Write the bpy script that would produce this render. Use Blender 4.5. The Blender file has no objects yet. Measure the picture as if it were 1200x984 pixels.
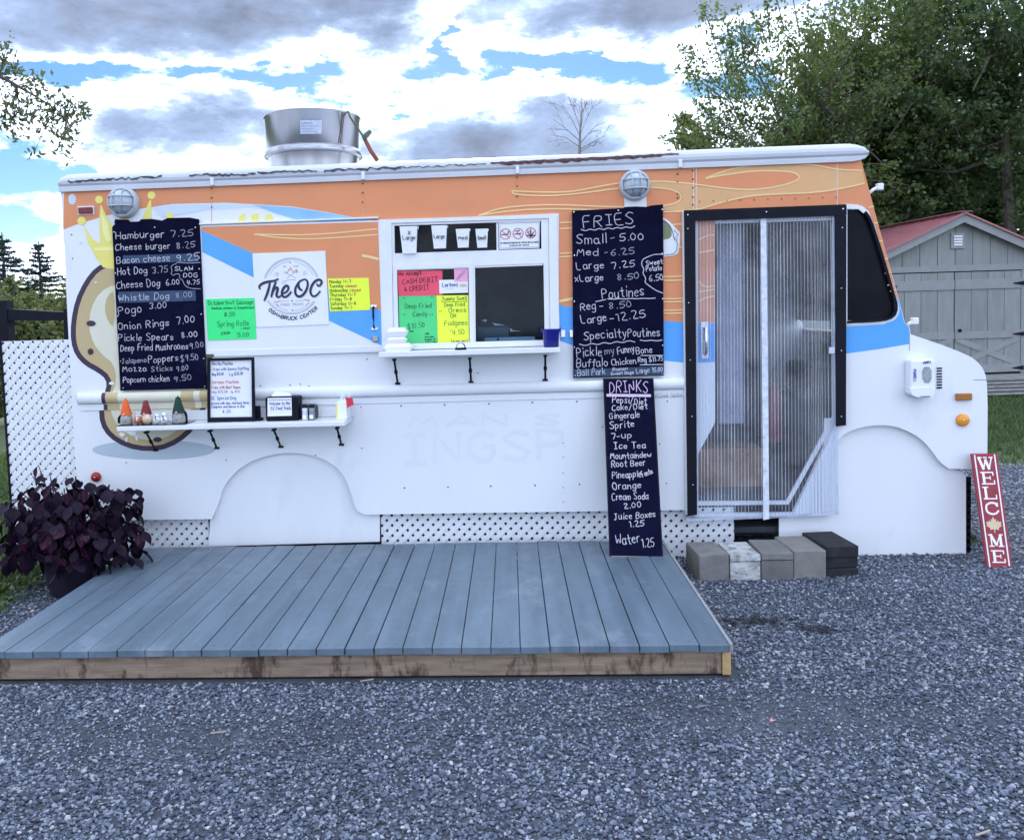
import bpy, bmesh, math, random
import numpy as np
from mathutils import Vector, Matrix
from mathutils.geometry import tessellate_polygon
R = math.radians
random.seed(7)
sc = bpy.context.scene
COL = sc.collection

# ---------------------------------------------------------------- camera
FPX, X0, Y0, YAW, PIT, ROL = 1000., 546.1, 428.06, .0519, .0626, .0301
CAM = np.array([0, -5.9, 1.765])
_F = np.array([-math.sin(YAW)*math.cos(PIT), math.cos(YAW)*math.cos(PIT), -math.sin(PIT)])
_r0 = np.cross(_F, [0, 0, 1]); _r0 /= np.linalg.norm(_r0); _u0 = np.cross(_r0, _F)
_R = _r0*math.cos(ROL)-_u0*math.sin(ROL); _U = _u0*math.cos(ROL)+_r0*math.sin(ROL)
cd = bpy.data.cameras.new('camera'); cam = bpy.data.objects.new('camera', cd); COL.objects.link(cam)
cam.matrix_world = Matrix(((_R[0], _U[0], -_F[0], CAM[0]), (_R[1], _U[1], -_F[1], CAM[1]), (_R[2], _U[2], -_F[2], CAM[2]), (0, 0, 0, 1)))
cd.sensor_width = 36; cd.lens = FPX/1200*36
cd.shift_x = (600-X0)/1200; cd.shift_y = -(492-Y0)/1200
cd.clip_start = .05; cd.clip_end = 2000
sc.camera = cam

def ray(px, py): return _F+_R*(px-X0)/FPX-_U*(py-Y0)/FPX
def W(px, py, Y=0.):            # a point of the upright plane at depth Y
    d = ray(px, py); t = (Y-CAM[1])/d[1]; return Vector(CAM+d*t)
def G(px, py, Z=0.):            # a point of the level plane at height Z
    d = ray(px, py); t = (Z-CAM[2])/d[2]; return Vector(CAM+d*t)
def planemap(P, n):             # a point of any plane
    P = np.array(P); n = np.array(n)
    def f(px, py, off=0.):
        d = ray(px, py); nn = n/np.linalg.norm(n)
        t = ((P+nn*off-CAM)@nn)/(d@nn); return Vector(CAM+d*t)
    return f

# ---------------------------------------------------------------- render settings, sun, sky
sc.view_settings.view_transform = 'Standard'; sc.view_settings.look = 'None'
sc.view_settings.exposure = 1.34; sc.view_settings.gamma = 1
sc.render.engine = 'CYCLES'
sc.cycles.max_bounces = 8; sc.cycles.transparent_max_bounces = 24
SUN_EL, SUN_AZ = R(30), R(-6)            # azimuth measured from +Y (behind the truck) towards +X
sd = bpy.data.lights.new('sun', 'SUN'); sd.energy = 1.3; sd.angle = R(12); sd.color = (1, .93, .82)
sun = bpy.data.objects.new('sun', sd); COL.objects.link(sun)
sdir = Vector((math.sin(SUN_AZ)*math.cos(SUN_EL), math.cos(SUN_AZ)*math.cos(SUN_EL), math.sin(SUN_EL)))
sun.rotation_euler = sdir.to_track_quat('Z', 'Y').to_euler(); sun.location = sdir*30

class NT:
    def __init__(s, t): s.t = t
    def n(s, ty, **k):
        o = s.t.nodes.new(ty)
        for a, b in k.items(): setattr(o, a, b)
        return o
    def l(s, a, b): s.t.links.new(a, b)
    def put(s, sock, v):
        if isinstance(v, (int, float, tuple, list)): sock.default_value = v
        else: s.l(v, sock)
    def m(s, op, a, b=None, c=None):
        o = s.n('ShaderNodeMath', operation=op); s.put(o.inputs[0], a)
        if b is not None: s.put(o.inputs[1], b)
        if c is not None: s.put(o.inputs[2], c)
        return o.outputs[0]
    def ramp(s, fac, stops, interp='LINEAR'):
        o = s.n('ShaderNodeValToRGB'); s.put(o.inputs[0], fac); cr = o.color_ramp; cr.interpolation = interp
        while len(cr.elements) < len(stops): cr.elements.new(.5)
        for e, (p, c) in zip(cr.elements, stops):
            e.position = p; e.color = (c, c, c, 1) if isinstance(c, (int, float)) else (*c, 1)
        return o.outputs[0]
    def mix(s, f, a, b, mode='MIX'):
        o = s.n('ShaderNodeMix', data_type='RGBA', blend_type=mode); s.put(o.inputs[0], f)
        s.put(o.inputs[6], (*a, 1) if isinstance(a, tuple) and len(a) == 3 else a)
        s.put(o.inputs[7], (*b, 1) if isinstance(b, tuple) and len(b) == 3 else b)
        return o.outputs[2]
    def noise(s, vec, scale, detail=4, rough=.55, dist=0):
        o = s.n('ShaderNodeTexNoise'); s.put(o.inputs['Vector'], vec); o.inputs['Scale'].default_value = scale
        o.inputs['Detail'].default_value = detail; o.inputs['Roughness'].default_value = rough; o.inputs['Distortion'].default_value = dist
        return o.outputs['Fac']
    def vscale(s, vec, v):
        o = s.n('ShaderNodeMapping'); s.l(vec, o.inputs[0]); o.inputs['Scale'].default_value = v; return o.outputs[0]

wd = bpy.data.worlds.new('World'); sc.world = wd; wd.use_nodes = True
wt = wd.node_tree; wt.nodes.clear(); N = NT(wt)
sky = N.n('ShaderNodeTexSky', sky_type='NISHITA', sun_disc=False, sun_elevation=SUN_EL, sun_rotation=SUN_AZ)
sky.air_density = 1.0; sky.dust_density = .1; sky.ozone_density = 3.0
tc = N.n('ShaderNodeTexCoord'); dirv = tc.outputs['Generated']
sep = N.n('ShaderNodeSeparateXYZ'); N.l(dirv, sep.inputs[0])
sx, sy, sz = sep.outputs
flat = N.vscale(dirv, (1, 1, 2.3))
warp1 = N.m('MULTIPLY', N.m('SUBTRACT', N.noise(flat, 7, 6, .62), .5), .16)
warp2 = N.m('MULTIPLY', N.m('SUBTRACT', N.noise(flat, 8.5, 6, .62), .5), .09)
az = N.m('ADD', N.m('ARCTAN2', sx, sy), warp1)
el = N.m('ADD', N.m('ARCSINE', sz), warp2)
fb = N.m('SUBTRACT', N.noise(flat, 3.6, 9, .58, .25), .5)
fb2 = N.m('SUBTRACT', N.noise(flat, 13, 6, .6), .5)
T = N.m('ADD', N.m('MULTIPLY_ADD', fb, .95, .12), N.m('MULTIPLY', fb2, 1.0))  # base cover mostly white, unseen sky included, set to brighten the truck
# cloud banks (photo position, half extents in pixels, thickness)
BANKS = [(170, 14, 240, 40, .75), (400, -5, 80, 20, .4), (770, 2, 150, 27, .75), (900, 0, 120, 22, .4), (190, 152, 120, 36, .52), (540, 168, 150, 30, .42), (650, 150, 110, 36, .38),
         (250, 92, 95, 15, -.5), (375, 74, 46, 22, -.5), (60, 88, 55, 12, -.5), (665, 78, 80, 11, -.45), (535, 45, 12, 26, -.45), (545, 20, 60, 22, -.10), (480, 80, 50, 14, -.25), (830, 100, 60, 14, -.3), (440, 118, 40, 10, -.25), (20, 262, 30, 12, -.3),
         (30, 215, 60, 10, -.45), ]
for px, py, sx_, sy_, amp in BANKS:
    d = ray(px, py); d = d/np.linalg.norm(d); a = math.atan2(d[0], d[1]); e = math.asin(d[2])
    u = N.m('DIVIDE', N.m('SUBTRACT', az, a), sx_/FPX); v = N.m('DIVIDE', N.m('SUBTRACT', el, e), sy_/FPX)
    r2 = N.m('MULTIPLY', N.m('ADD', N.m('MULTIPLY', u, u), N.m('MULTIPLY', v, v)), -.7)
    T = N.m('MULTIPLY_ADD', N.m('EXPONENT', r2), amp, T)
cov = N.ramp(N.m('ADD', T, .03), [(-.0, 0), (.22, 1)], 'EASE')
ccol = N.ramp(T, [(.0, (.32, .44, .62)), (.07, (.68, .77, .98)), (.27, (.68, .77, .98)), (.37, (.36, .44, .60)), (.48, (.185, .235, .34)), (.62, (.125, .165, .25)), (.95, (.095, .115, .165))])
bg1 = N.n('ShaderNodeBackground'); hs_ = N.n('ShaderNodeHueSaturation'); hs_.inputs['Saturation'].default_value = 1.25; N.l(sky.outputs[0], hs_.inputs['Color']); N.l(hs_.outputs[0], bg1.inputs[0]); bg1.inputs[1].default_value = .05
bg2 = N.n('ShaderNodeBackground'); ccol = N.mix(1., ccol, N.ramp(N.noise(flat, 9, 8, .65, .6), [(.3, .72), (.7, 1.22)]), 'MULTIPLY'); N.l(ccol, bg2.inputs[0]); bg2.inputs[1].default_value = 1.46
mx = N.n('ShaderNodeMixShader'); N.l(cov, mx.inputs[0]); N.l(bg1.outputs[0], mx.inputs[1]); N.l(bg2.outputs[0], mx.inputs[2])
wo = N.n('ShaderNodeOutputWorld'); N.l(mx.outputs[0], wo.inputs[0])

# ---------------------------------------------------------------- materials
_M = {}
def mat(name, rgb, rough=.6, metal=0., var=.1, vs=5., bump=0., bs=120., stretch=(1, 1, 1), spec=.4, rnd=0., dirt=None, alpha=None, coat=0.):
    if name in _M: return _M[name]
    m = bpy.data.materials.new(name); m.use_nodes = True; _M[name] = m
    n = NT(m.node_tree); b = m.node_tree.nodes['Principled BSDF']
    t = n.n('ShaderNodeTexCoord').outputs['Object']
    v = n.vscale(t, stretch)
    f = n.noise(v, vs, 6, .6)
    lo = tuple(max(0, c*(1-var)) for c in rgb); hi = tuple(min(1, c*(1+var)) for c in rgb)
    c = n.mix(n.ramp(f, [(.3, 0.), (.7, 1.)]), lo, hi)
    if dirt:
        dcol, ds, lo_, hi_, amt = dirt[:5]
        g = n.ramp(n.noise(n.vscale(t, dirt[5] if len(dirt) > 5 else stretch), ds, 8, .7), [(lo_, 0.), (hi_, amt)])
        c = n.mix(g, c, dcol)
    if rnd:
        oi = n.n('ShaderNodeObjectInfo').outputs['Random']
        hs = n.n('ShaderNodeHueSaturation'); n.l(c, hs.inputs['Color'])
        n.l(n.m('MULTIPLY_ADD', oi, 2*rnd, 1-rnd), hs.inputs['Value'])
        c = hs.outputs[0]
    n.put(b.inputs['Base Color'], c); b.inputs['Roughness'].default_value = rough; b.inputs['Metallic'].default_value = metal
    b.inputs['Specular IOR Level'].default_value = spec; b.inputs['Coat Weight'].default_value = coat
    rr = n.m('MULTIPLY_ADD', n.noise(t, vs*3, 4), .25, rough-.12); 
    if not name.startswith('galv'): n.l(rr, b.inputs['Roughness'])
    if bump:
        bp = n.n('ShaderNodeBump'); bp.inputs['Strength'].default_value = bump; bp.inputs['Distance'].default_value = .01
        n.l(n.noise(v, bs, 5, .6), bp.inputs['Height']); n.l(bp.outputs[0], b.inputs['Normal'])
    if alpha is not None: b.inputs['Alpha'].default_value = alpha
    return m
def leafmat(name, rgb, rgb2, trans=.35, rnd=True):
    m = bpy.data.materials.new(name); m.use_nodes = True; n = NT(m.node_tree); m.node_tree.nodes.clear()
    g = n.n('ShaderNodeNewGeometry'); t = n.n('ShaderNodeTexCoord').outputs['Object']
    f = n.m('ADD', n.m('MULTIPLY', n.noise(t, 1.3, 3), .7), n.m('MULTIPLY', g.outputs['Random Per Island'], .45))
    c = n.mix(n.ramp(f, [(.35, 0.), (.85, 1.)]), rgb, rgb2)
    d = n.n('ShaderNodeBsdfDiffuse'); n.l(c, d.inputs[0]); tr = n.n('ShaderNodeBsdfTranslucent'); n.l(c, tr.inputs[0])
    gl = n.n('ShaderNodeBsdfGlossy'); gl.inputs['Roughness'].default_value = .45; gl.inputs[0].default_value = (.8, .85, .9, 1)
    a = n.n('ShaderNodeMixShader'); a.inputs[0].default_value = trans; n.l(d.outputs[0], a.inputs[1]); n.l(tr.outputs[0], a.inputs[2])
    b = n.n('ShaderNodeMixShader'); b.inputs[0].default_value = .04; n.l(a.outputs[0], b.inputs[1]); n.l(gl.outputs[0], b.inputs[2])
    o = n.n('ShaderNodeOutputMaterial'); n.l(b.outputs[0], o.inputs[0]); return m

M_white = mat('white_body_paint', (.74, .755, .78), .42, var=.04, vs=1.1, bump=.16, bs=2.6, dirt=((.42, .42, .42), 2.3, .56, .82, .38), stretch=(1, 1, .5))
M_trim = mat('white_trim', (.72, .73, .75), .45, var=.04, vs=8, dirt=((.3, .3, .3), 9, .62, .8, .35))
M_capw = mat('white_roof_paint', (.56, .58, .62), .4, var=.05, vs=5, dirt=((.25, .24, .25), 6, .60, .78, .5), stretch=(.5, 1, 2))
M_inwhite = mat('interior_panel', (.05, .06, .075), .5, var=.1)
M_shadelining = mat('shade_lining', (.02, .065, .10), .6, var=.3)  # dark teal colour stands in for the shade inside the truck
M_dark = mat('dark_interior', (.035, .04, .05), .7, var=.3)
M_orange = mat('orange_vinyl', (.70, .26, .11), .5, var=.06, vs=1.4, dirt=((.5, .26, .18), 3, .5, .8, .4))
M_tan = mat('tan_vinyl', (.68, .38, .17), .5, var=.05)
M_flame = mat('pale_yellow_vinyl', (.82, .60, .28), .5, var=.04)
M_blue = mat('blue_vinyl', (.09, .36, .80), .45, var=.05, vs=2)
M_lblue = mat('pale_swoosh_vinyl', (.56, .64, .74), .45, var=.03)
M_yel = mat('crown_yellow_vinyl', (.80, .70, .17), .5, var=.06)
M_yel2 = mat('crown_light_vinyl', (.85, .80, .35), .5, var=.04)
M_potd = mat('plum_outline_vinyl', (.045, .025, .05), .5, var=.1)
M_pott = mat('potato_tan_vinyl', (.50, .39, .20), .5, var=.05, vs=2)
M_potc = mat('potato_cream_vinyl', (.66, .64, .50), .5, var=.04)
M_shgrey = mat('grey_ellipse_vinyl', (.42, .49, .55), .5, var=.04)
M_ghost = mat('faded_letter_print', (.70, .715, .745), .42, var=.02)
M_black = mat('black_paint', (.006, .007, .014), .6, spec=.15, var=.3)
M_board = mat('chalkboard', (.0035, .0035, .020), .75, spec=.06, var=.35, vs=9, dirt=((.015, .018, .045), 5, .55, .8, .6))
M_smear = mat('chalk_smear', (.03, .06, .12), .7, var=.3, vs=20)
M_chalk = mat('chalk', (.50, .49, .54), .9, var=.2, vs=60)
M_chalkdim = mat('chalk_thin', (.30, .31, .37), .9, var=.3, vs=60)
M_chalkl = mat('lavender_chalk', (.60, .46, .66), .9, var=.15, vs=60)
M_metal = mat('galvanised_steel', (.36, .37, .39), .24, metal=1, var=.22, vs=2.2, stretch=(1, 1, .02))  # upright bands in the colour stand in for reflections on the drum
M_chrome = mat('bright_metal', (.7, .7, .72), .25, metal=1, var=.05)
M_rust = mat('maroon_rust', (.10, .045, .05), .9, var=.5, vs=30)
M_crack = mat('cracked_sealant', (.07, .07, .08), .9, var=.5, vs=40)
M_tyre = mat('tyre_rubber', (.02, .02, .02), .9)
M_deck = mat('deck_paint', (.112, .155, .195), .42, var=.2, vs=3.2, bump=.12, bs=60, stretch=(3, .35, 3), rnd=.07, dirt=((.30, .33, .36), 3, .54, .74, .45, (1.6, 1, 1)))
M_wood = mat('weathered_lumber', (.25, .185, .13), .8, var=.35, vs=4, bump=.3, bs=50, stretch=(1, 2, 9), dirt=((.05, .025, .015), 6, .50, .62, .9, (2.2, 1, .8)))
M_endwood = mat('yellow_lumber_end', (.45, .30, .13), .8, var=.3, vs=20)
M_block = mat('grey_concrete', (.165, .16, .155), .95, var=.2, vs=14, bump=.6, bs=110, rnd=.12)
M_blockw = mat('whitened_concrete', (.50, .51, .50), .9, var=.25, vs=14, bump=.5, bs=110, dirt=((.14, .14, .13), 14, .46, .62, .8, (1, 1, 2)))
M_blockd = mat('blackened_concrete', (.018, .019, .023), .9, var=.5, vs=12, bump=.6, bs=90)
M_lat = mat('white_lattice', (.72, .74, .77), .5, var=.04, vs=10)
M_red = mat('sign_red', (.30, .028, .045), .55, var=.15, vs=12)
M_sw = mat('sign_white', (.80, .78, .76), .6, var=.05)
M_leafgold = mat('maple_tan', (.62, .47, .30), .6, var=.1)
M_amber = mat('amber_lens', (.75, .28, .02), .25, var=.1, coat=.4)
M_amberd = mat('brown_amber_lens', (.36, .14, .03), .3, var=.1, coat=.3)
M_redl = mat('red_lens', (.30, .012, .008), .35, var=.1, coat=.1)
M_redd = mat('dark_red_lens', (.16, .012, .02), .3, var=.2, coat=.3)
M_lampg = mat('frosted_lamp_glass', (.42, .50, .55), .25, var=.08, coat=.3)
M_lampf = mat('grey_lamp_cage', (.45, .48, .52), .45, var=.05)
M_pap_g = mat('green_paper', (.05, .80, .22), .7, var=.04)
M_pap_g2 = mat('green_poster', (.08, .60, .20), .6, var=.06)
M_pap_y = mat('yellow_paper', (.80, .92, .06), .7, var=.04)
M_pap_r = mat('red_poster', (.78, .08, .13), .6, var=.06)
M_pap_w = mat('white_paper', (.76, .77, .80), .7, var=.03)
M_pap_p = mat('pink_paper', (.85, .38, .55), .7, var=.05)
M_ink = mat('black_ink', (.012, .012, .02), .7, var=.1)
M_inkb = mat('blue_ink', (.05, .09, .30), .7, var=.1)
M_inkr = mat('red_ink', (.55, .06, .08), .7, var=.1)
M_inkg = mat('dark_green_ink', (.01, .10, .04), .7, var=.1)
M_inks = mat('soft_grey_ink', (.25, .27, .36), .7, var=.1)
M_navy = mat('navy_logo_ink', (.018, .018, .055), .5, var=.05)
M_gsh = mat('grey_logo_shadow', (.30, .32, .38), .5, var=.05)
M_org_ink = mat('brick_ink', (.50, .15, .08), .6, var=.1)
M_pot = mat('dark_planter', (.018, .016, .035), .6, var=.4, vs=20, dirt=((.4, .42, .5), 22, .66, .74, .5))
M_soil = mat('soil', (.03, .02, .015), .95, var=.4, vs=30)
M_shed = mat('grey_shed_paint', (.225, .235, .23), .7, var=.12, vs=4, bump=.15, bs=40, stretch=(3, 3, .5), rnd=.06)
M_shedtrim = mat('shed_trim_paint', (.25, .255, .255), .7, var=.1, vs=6)
M_roofred = mat('red_metal_roof', (.33, .13, .14), .4, var=.1, vs=3)
M_oldwood = mat('grey_old_wood', (.23, .23, .22), .85, var=.3, vs=8, stretch=(1, 4, 1))
M_cupblue = mat('royal_blue_plastic', (.008, .012, .22), .35, var=.1, coat=.2)
M_foam = mat('white_foam', (.80, .81, .84), .6, var=.03)
M_plast = mat('white_plastic', (.78, .80, .84), .35, var=.03)
M_bark = mat('bark', (.09, .075, .06), .9, var=.4, vs=10, bump=.5, bs=30)
M_hato = mat('orange_felt', (.70, .12, .03), .9, var=.15)
M_hatm = mat('maroon_felt', (.20, .03, .035), .9, var=.15)
M_hatg = mat('dark_green_felt', (.012, .04, .03), .9, var=.15)
M_beard = mat('grey_beard', (.35, .34, .33), .95, var=.3, vs=40)
M_skin = mat('peach_clay', (.62, .38, .28), .7)
M_pump = mat('pumpkin_clay', (.45, .14, .08), .6)
M_strap = mat('orange_strap', (.20, .06, .035), .8, var=.2)
M_strapd = mat('olive_strap', (.12, .13, .09), .8, var=.2)
M_brown = mat('brown_cardboard', (.26, .15, .09), .85, var=.3, vs=6)
M_stick = mat('sticker_olive', (.20, .22, .12), .5, var=.2)
def glassy(name, tint, dif, gloss=.08, rough=.05):
    m = bpy.data.materials.new(name); m.use_nodes = True; n = NT(m.node_tree); m.node_tree.nodes.clear()
    a = n.n('ShaderNodeBsdfTransparent'); a.inputs[0].default_value = (*tint, 1)
    d = n.n('ShaderNodeBsdfDiffuse'); d.inputs[0].default_value = (.75, .78, .85, 1)
    g = n.n('ShaderNodeBsdfGlossy'); g.inputs['Roughness'].default_value = rough
    t = n.n('ShaderNodeTexCoord').outputs['Object']
    f = n.m('MULTIPLY', n.ramp(n.noise(t, 3.2, 5, .6, .6), [(.3, .4), (.75, 1.6)]), dif)
    m1 = n.n('ShaderNodeMixShader'); n.l(f, m1.inputs[0]); n.l(a.outputs[0], m1.inputs[1]); n.l(d.outputs[0], m1.inputs[2])
    fr = n.n('ShaderNodeFresnel'); fr.inputs[0].default_value = 1.45
    m2 = n.n('ShaderNodeMixShader'); n.l(n.m('MULTIPLY', fr.outputs[0], gloss), m2.inputs[0]); n.l(m1.outputs[0], m2.inputs[1]); n.l(g.outputs[0], m2.inputs[2])
    o = n.n('ShaderNodeOutputMaterial'); n.l(m2.outputs[0], o.inputs[0]); return m
M_glass = glassy('dark_window_glass', (.35, .42, .45), .004, .35)
M_glass2 = glassy('hatch_glass', (.75, .86, .92), .004, .25)
M_cabglass = mat('tinted_cab_glass', (.006, .007, .012), .2, var=.3, spec=.08)
M_curt = glassy('clear_ribbed_plastic', (.88, .91, .96), .10, .5, .3)
M_rib = glassy('plastic_rib', (.8, .85, .95), .42, .5, .3)

# ---------------------------------------------------------------- object helpers
def link(name, me, m=None, parent=None, smooth=False):
    o = bpy.data.objects.new(name, me); COL.objects.link(o)
    if m and not me.materials: me.materials.append(m)
    if smooth:
        me.polygons.foreach_set('use_smooth', [True]*len(me.polygons))
    if parent:
        o.parent = parent; o.matrix_parent_inverse = Matrix.Translation(parent.location).inverted() if not parent.get('_local') else Matrix()
    return o
def raw(name, vs, fs, m, parent=None, smooth=False):
    me = bpy.data.meshes.new(name); me.from_pydata([tuple(v) for v in vs], [], fs); me.update()
    return link(name, me, m, parent, smooth)
def frombm(name, bm, m, parent=None, smooth=False):
    me = bpy.data.meshes.new(name); bm.to_mesh(me); bm.free(); return link(name, me, m, parent, smooth)
def thing(name, label, cat, loc=(0, 0, 0), group=None, local=False):
    o = bpy.data.objects.new(name, None); COL.objects.link(o); o.location = loc; o.empty_display_size = .1
    o['label'] = label; o['category'] = cat
    if group: o['group'] = group
    if local: o['_local'] = 1
    return o
def tag(o, label, cat, group=None):
    o['label'] = label; o['category'] = cat
    if group: o['group'] = group
    return o
def addbox(bm, a, b, bev=0., mtx=None):
    g = bmesh.ops.create_cube(bm, size=1)['verts']
    s = Vector((b[0]-a[0], b[1]-a[1], b[2]-a[2])); c = Vector(((a[0]+b[0])/2, (a[1]+b[1])/2, (a[2]+b[2])/2))
    for v in g: v.co = Vector((v.co.x*s.x, v.co.y*s.y, v.co.z*s.z))+c
    if bev:
        es = list({e for v in g for e in v.link_edges})
        r = bmesh.ops.bevel(bm, geom=es, offset=bev, segments=2, affect='EDGES', profile=.5)
        g = list({v for f in r['faces'] for v in f.verts} | {v for v in g if v.is_valid})
    if mtx: bmesh.ops.transform(bm, matrix=mtx, verts=[v for v in g if v.is_valid])
def box(name, a, b, m, parent=None, bev=0., mtx=None):
    bm = bmesh.new(); addbox(bm, a, b, bev, mtx); return frombm(name, bm, m, parent)
def extr(name, loops, y0, y1, m, parent=None, fn=None):
    """loops of (x,z) extruded from y0 (front) to y1; first loop outer, the others holes"""
    L = [[Vector((p[0], p[1], 0)) for p in lp] for lp in loops]
    tris = tessellate_polygon(L); P = [p for lp in L for p in lp]; n = len(P)
    vs = [(p.x, y0, p.y) for p in P]+[(p.x, y1, p.y) for p in P]
    if fn: vs = [fn(v) for v in vs]
    fs = []
    for t in tris:
        fs.append(tuple(t)); fs.append(tuple(i+n for i in reversed(t)))
    k = 0
    for lp in L:
        c = len(lp)
        for i in range(c): a, b = k+i, k+(i+1) % c; fs.append((a, b, b+n, a+n))
        k += c
    o = raw(name, vs, fs, m, parent)
    bm = bmesh.new(); bm.from_mesh(o.data); bmesh.ops.recalc_face_normals(bm, faces=bm.faces); bm.to_mesh(o.data); bm.free()
    return o
def pplate(name, pxl, Y, th, m, parent=None):
    """photo-traced outline(s) on the upright plane at Y, given real thickness th"""
    if not isinstance(pxl[0][0], (tuple, list)): pxl = [pxl]
    return extr(name, [[(W(p[0], p[1], Y).x, W(p[0], p[1], Y).z) for p in lp] for lp in pxl], Y, Y+th, m, parent)
def chaikin(p, n=2, closed=False):
    for _ in range(n):
        q = [] if closed else [p[0]]
        c = len(p)
        for i in range(c if closed else c-1):
            a, b = p[i], p[(i+1) % c]
            q.append(tuple(.75*x+.25*y for x, y in zip(a, b))); q.append(tuple(.25*x+.75*y for x, y in zip(a, b)))
        if not closed: q.append(p[-1])
        p = q
    return p
def tube(name, pts, r, m, parent=None, seg=8, bm=None):
    own = bm is None
    if own: bm = bmesh.new()
    pts = [Vector(p) for p in pts]; rs = r if isinstance(r, (list, tuple)) else [r]*len(pts)
    rings = []
    for i, p in enumerate(pts):
        d = (pts[min(i+1, len(pts)-1)]-pts[max(i-1, 0)]).normalized()
        a = d.orthogonal().normalized() if abs(d.z) > .9 else d.cross(Vector((0, 0, 1))).normalized()
        b = d.cross(a)
        rings.append([bm.verts.new(p+(a*math.cos(t)+b*math.sin(t))*rs[i]) for t in [2*math.pi*k/seg for k in range(seg)]])
    for A, B in zip(rings, rings[1:]):
        for k in range(seg): bm.faces.new((A[k], A[(k+1) % seg], B[(k+1) % seg], B[k]))
    bm.faces.new(rings[0][::-1]); bm.faces.new(rings[-1])
    if own: return frombm(name, bm, m, parent, True)
def lathe(name, prof, c, m, parent=None, seg=24, axis='Z', smooth=True):
    """prof: (radius, height) list"""
    c = Vector(c); vs = []; fs = []
    for r, h in prof:
        for k in range(seg):
            t = 2*math.pi*k/seg
            o = Vector((r*math.cos(t), r*math.sin(t), h)) if axis == 'Z' else Vector((r*math.cos(t), -h, r*math.sin(t)))
            vs.append(c+o)
    for i in range(len(prof)-1):
        for k in range(seg):
            a, b = i*seg+k, i*seg+(k+1) % seg; fs.append((a, b, b+seg, a+seg))
    o = raw(name, vs, fs, m, parent, smooth)
    bm = bmesh.new(); bm.from_mesh(o.data); bmesh.ops.remove_doubles(bm, verts=bm.verts, dist=1e-6); bmesh.ops.recalc_face_normals(bm, faces=bm.faces); bm.to_mesh(o.data); bm.free()
    return o

# ---- flat marks: ribbons drawn in photo pixels and laid on a surface of the place
RC = [0]
def ribbon(acc, pts, w, mp, closed=False):
    """acc=(verts,faces); pts in px; w px width (number or list); mp maps px -> point"""
    V_, F_ = acc; n = len(pts); k0 = len(V_); RC[0] = (RC[0]+1) % 9; mp0 = mp; CV = Vector(CAM); ee = RC[0]*1.5e-5
    cnt = [0]
    def mp(x, y): cnt[0] += 1; return mp0(x, y).lerp(CV, ee+(cnt[0]//2)*1.5e-6)
    if n < 2: return
    for i, p in enumerate(pts):
        if closed: a, b = pts[i-1], pts[(i+1) % n]
        else: a, b = pts[max(i-1, 0)], pts[min(i+1, n-1)]
        dx, dy = b[0]-a[0], b[1]-a[1]; l = math.hypot(dx, dy) or 1
        ww = (w[i] if isinstance(w, (list, tuple)) else w)/2
        ox, oy = -dy/l*ww, dx/l*ww
        ex = ey = 0
        if not closed and i == 0: ex, ey = -dx/l*ww*.5, -dy/l*ww*.5
        if not closed and i == n-1: ex, ey = dx/l*ww*.5, dy/l*ww*.5
        V_.append(mp(p[0]+ox+ex, p[1]+oy+ey)); V_.append(mp(p[0]-ox+ex, p[1]-oy+ey))
    for i in range(n if closed else n-1):
        a = k0+2*i; b = k0+2*((i+1) % n); F_.append((a, a+1, b+1, b))
def marks(name, acc, m, parent): return raw(name, acc[0], acc[1], m, parent) if acc[0] else None
def wallmap(Y): return lambda x, y: W(x, y, Y)

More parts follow.
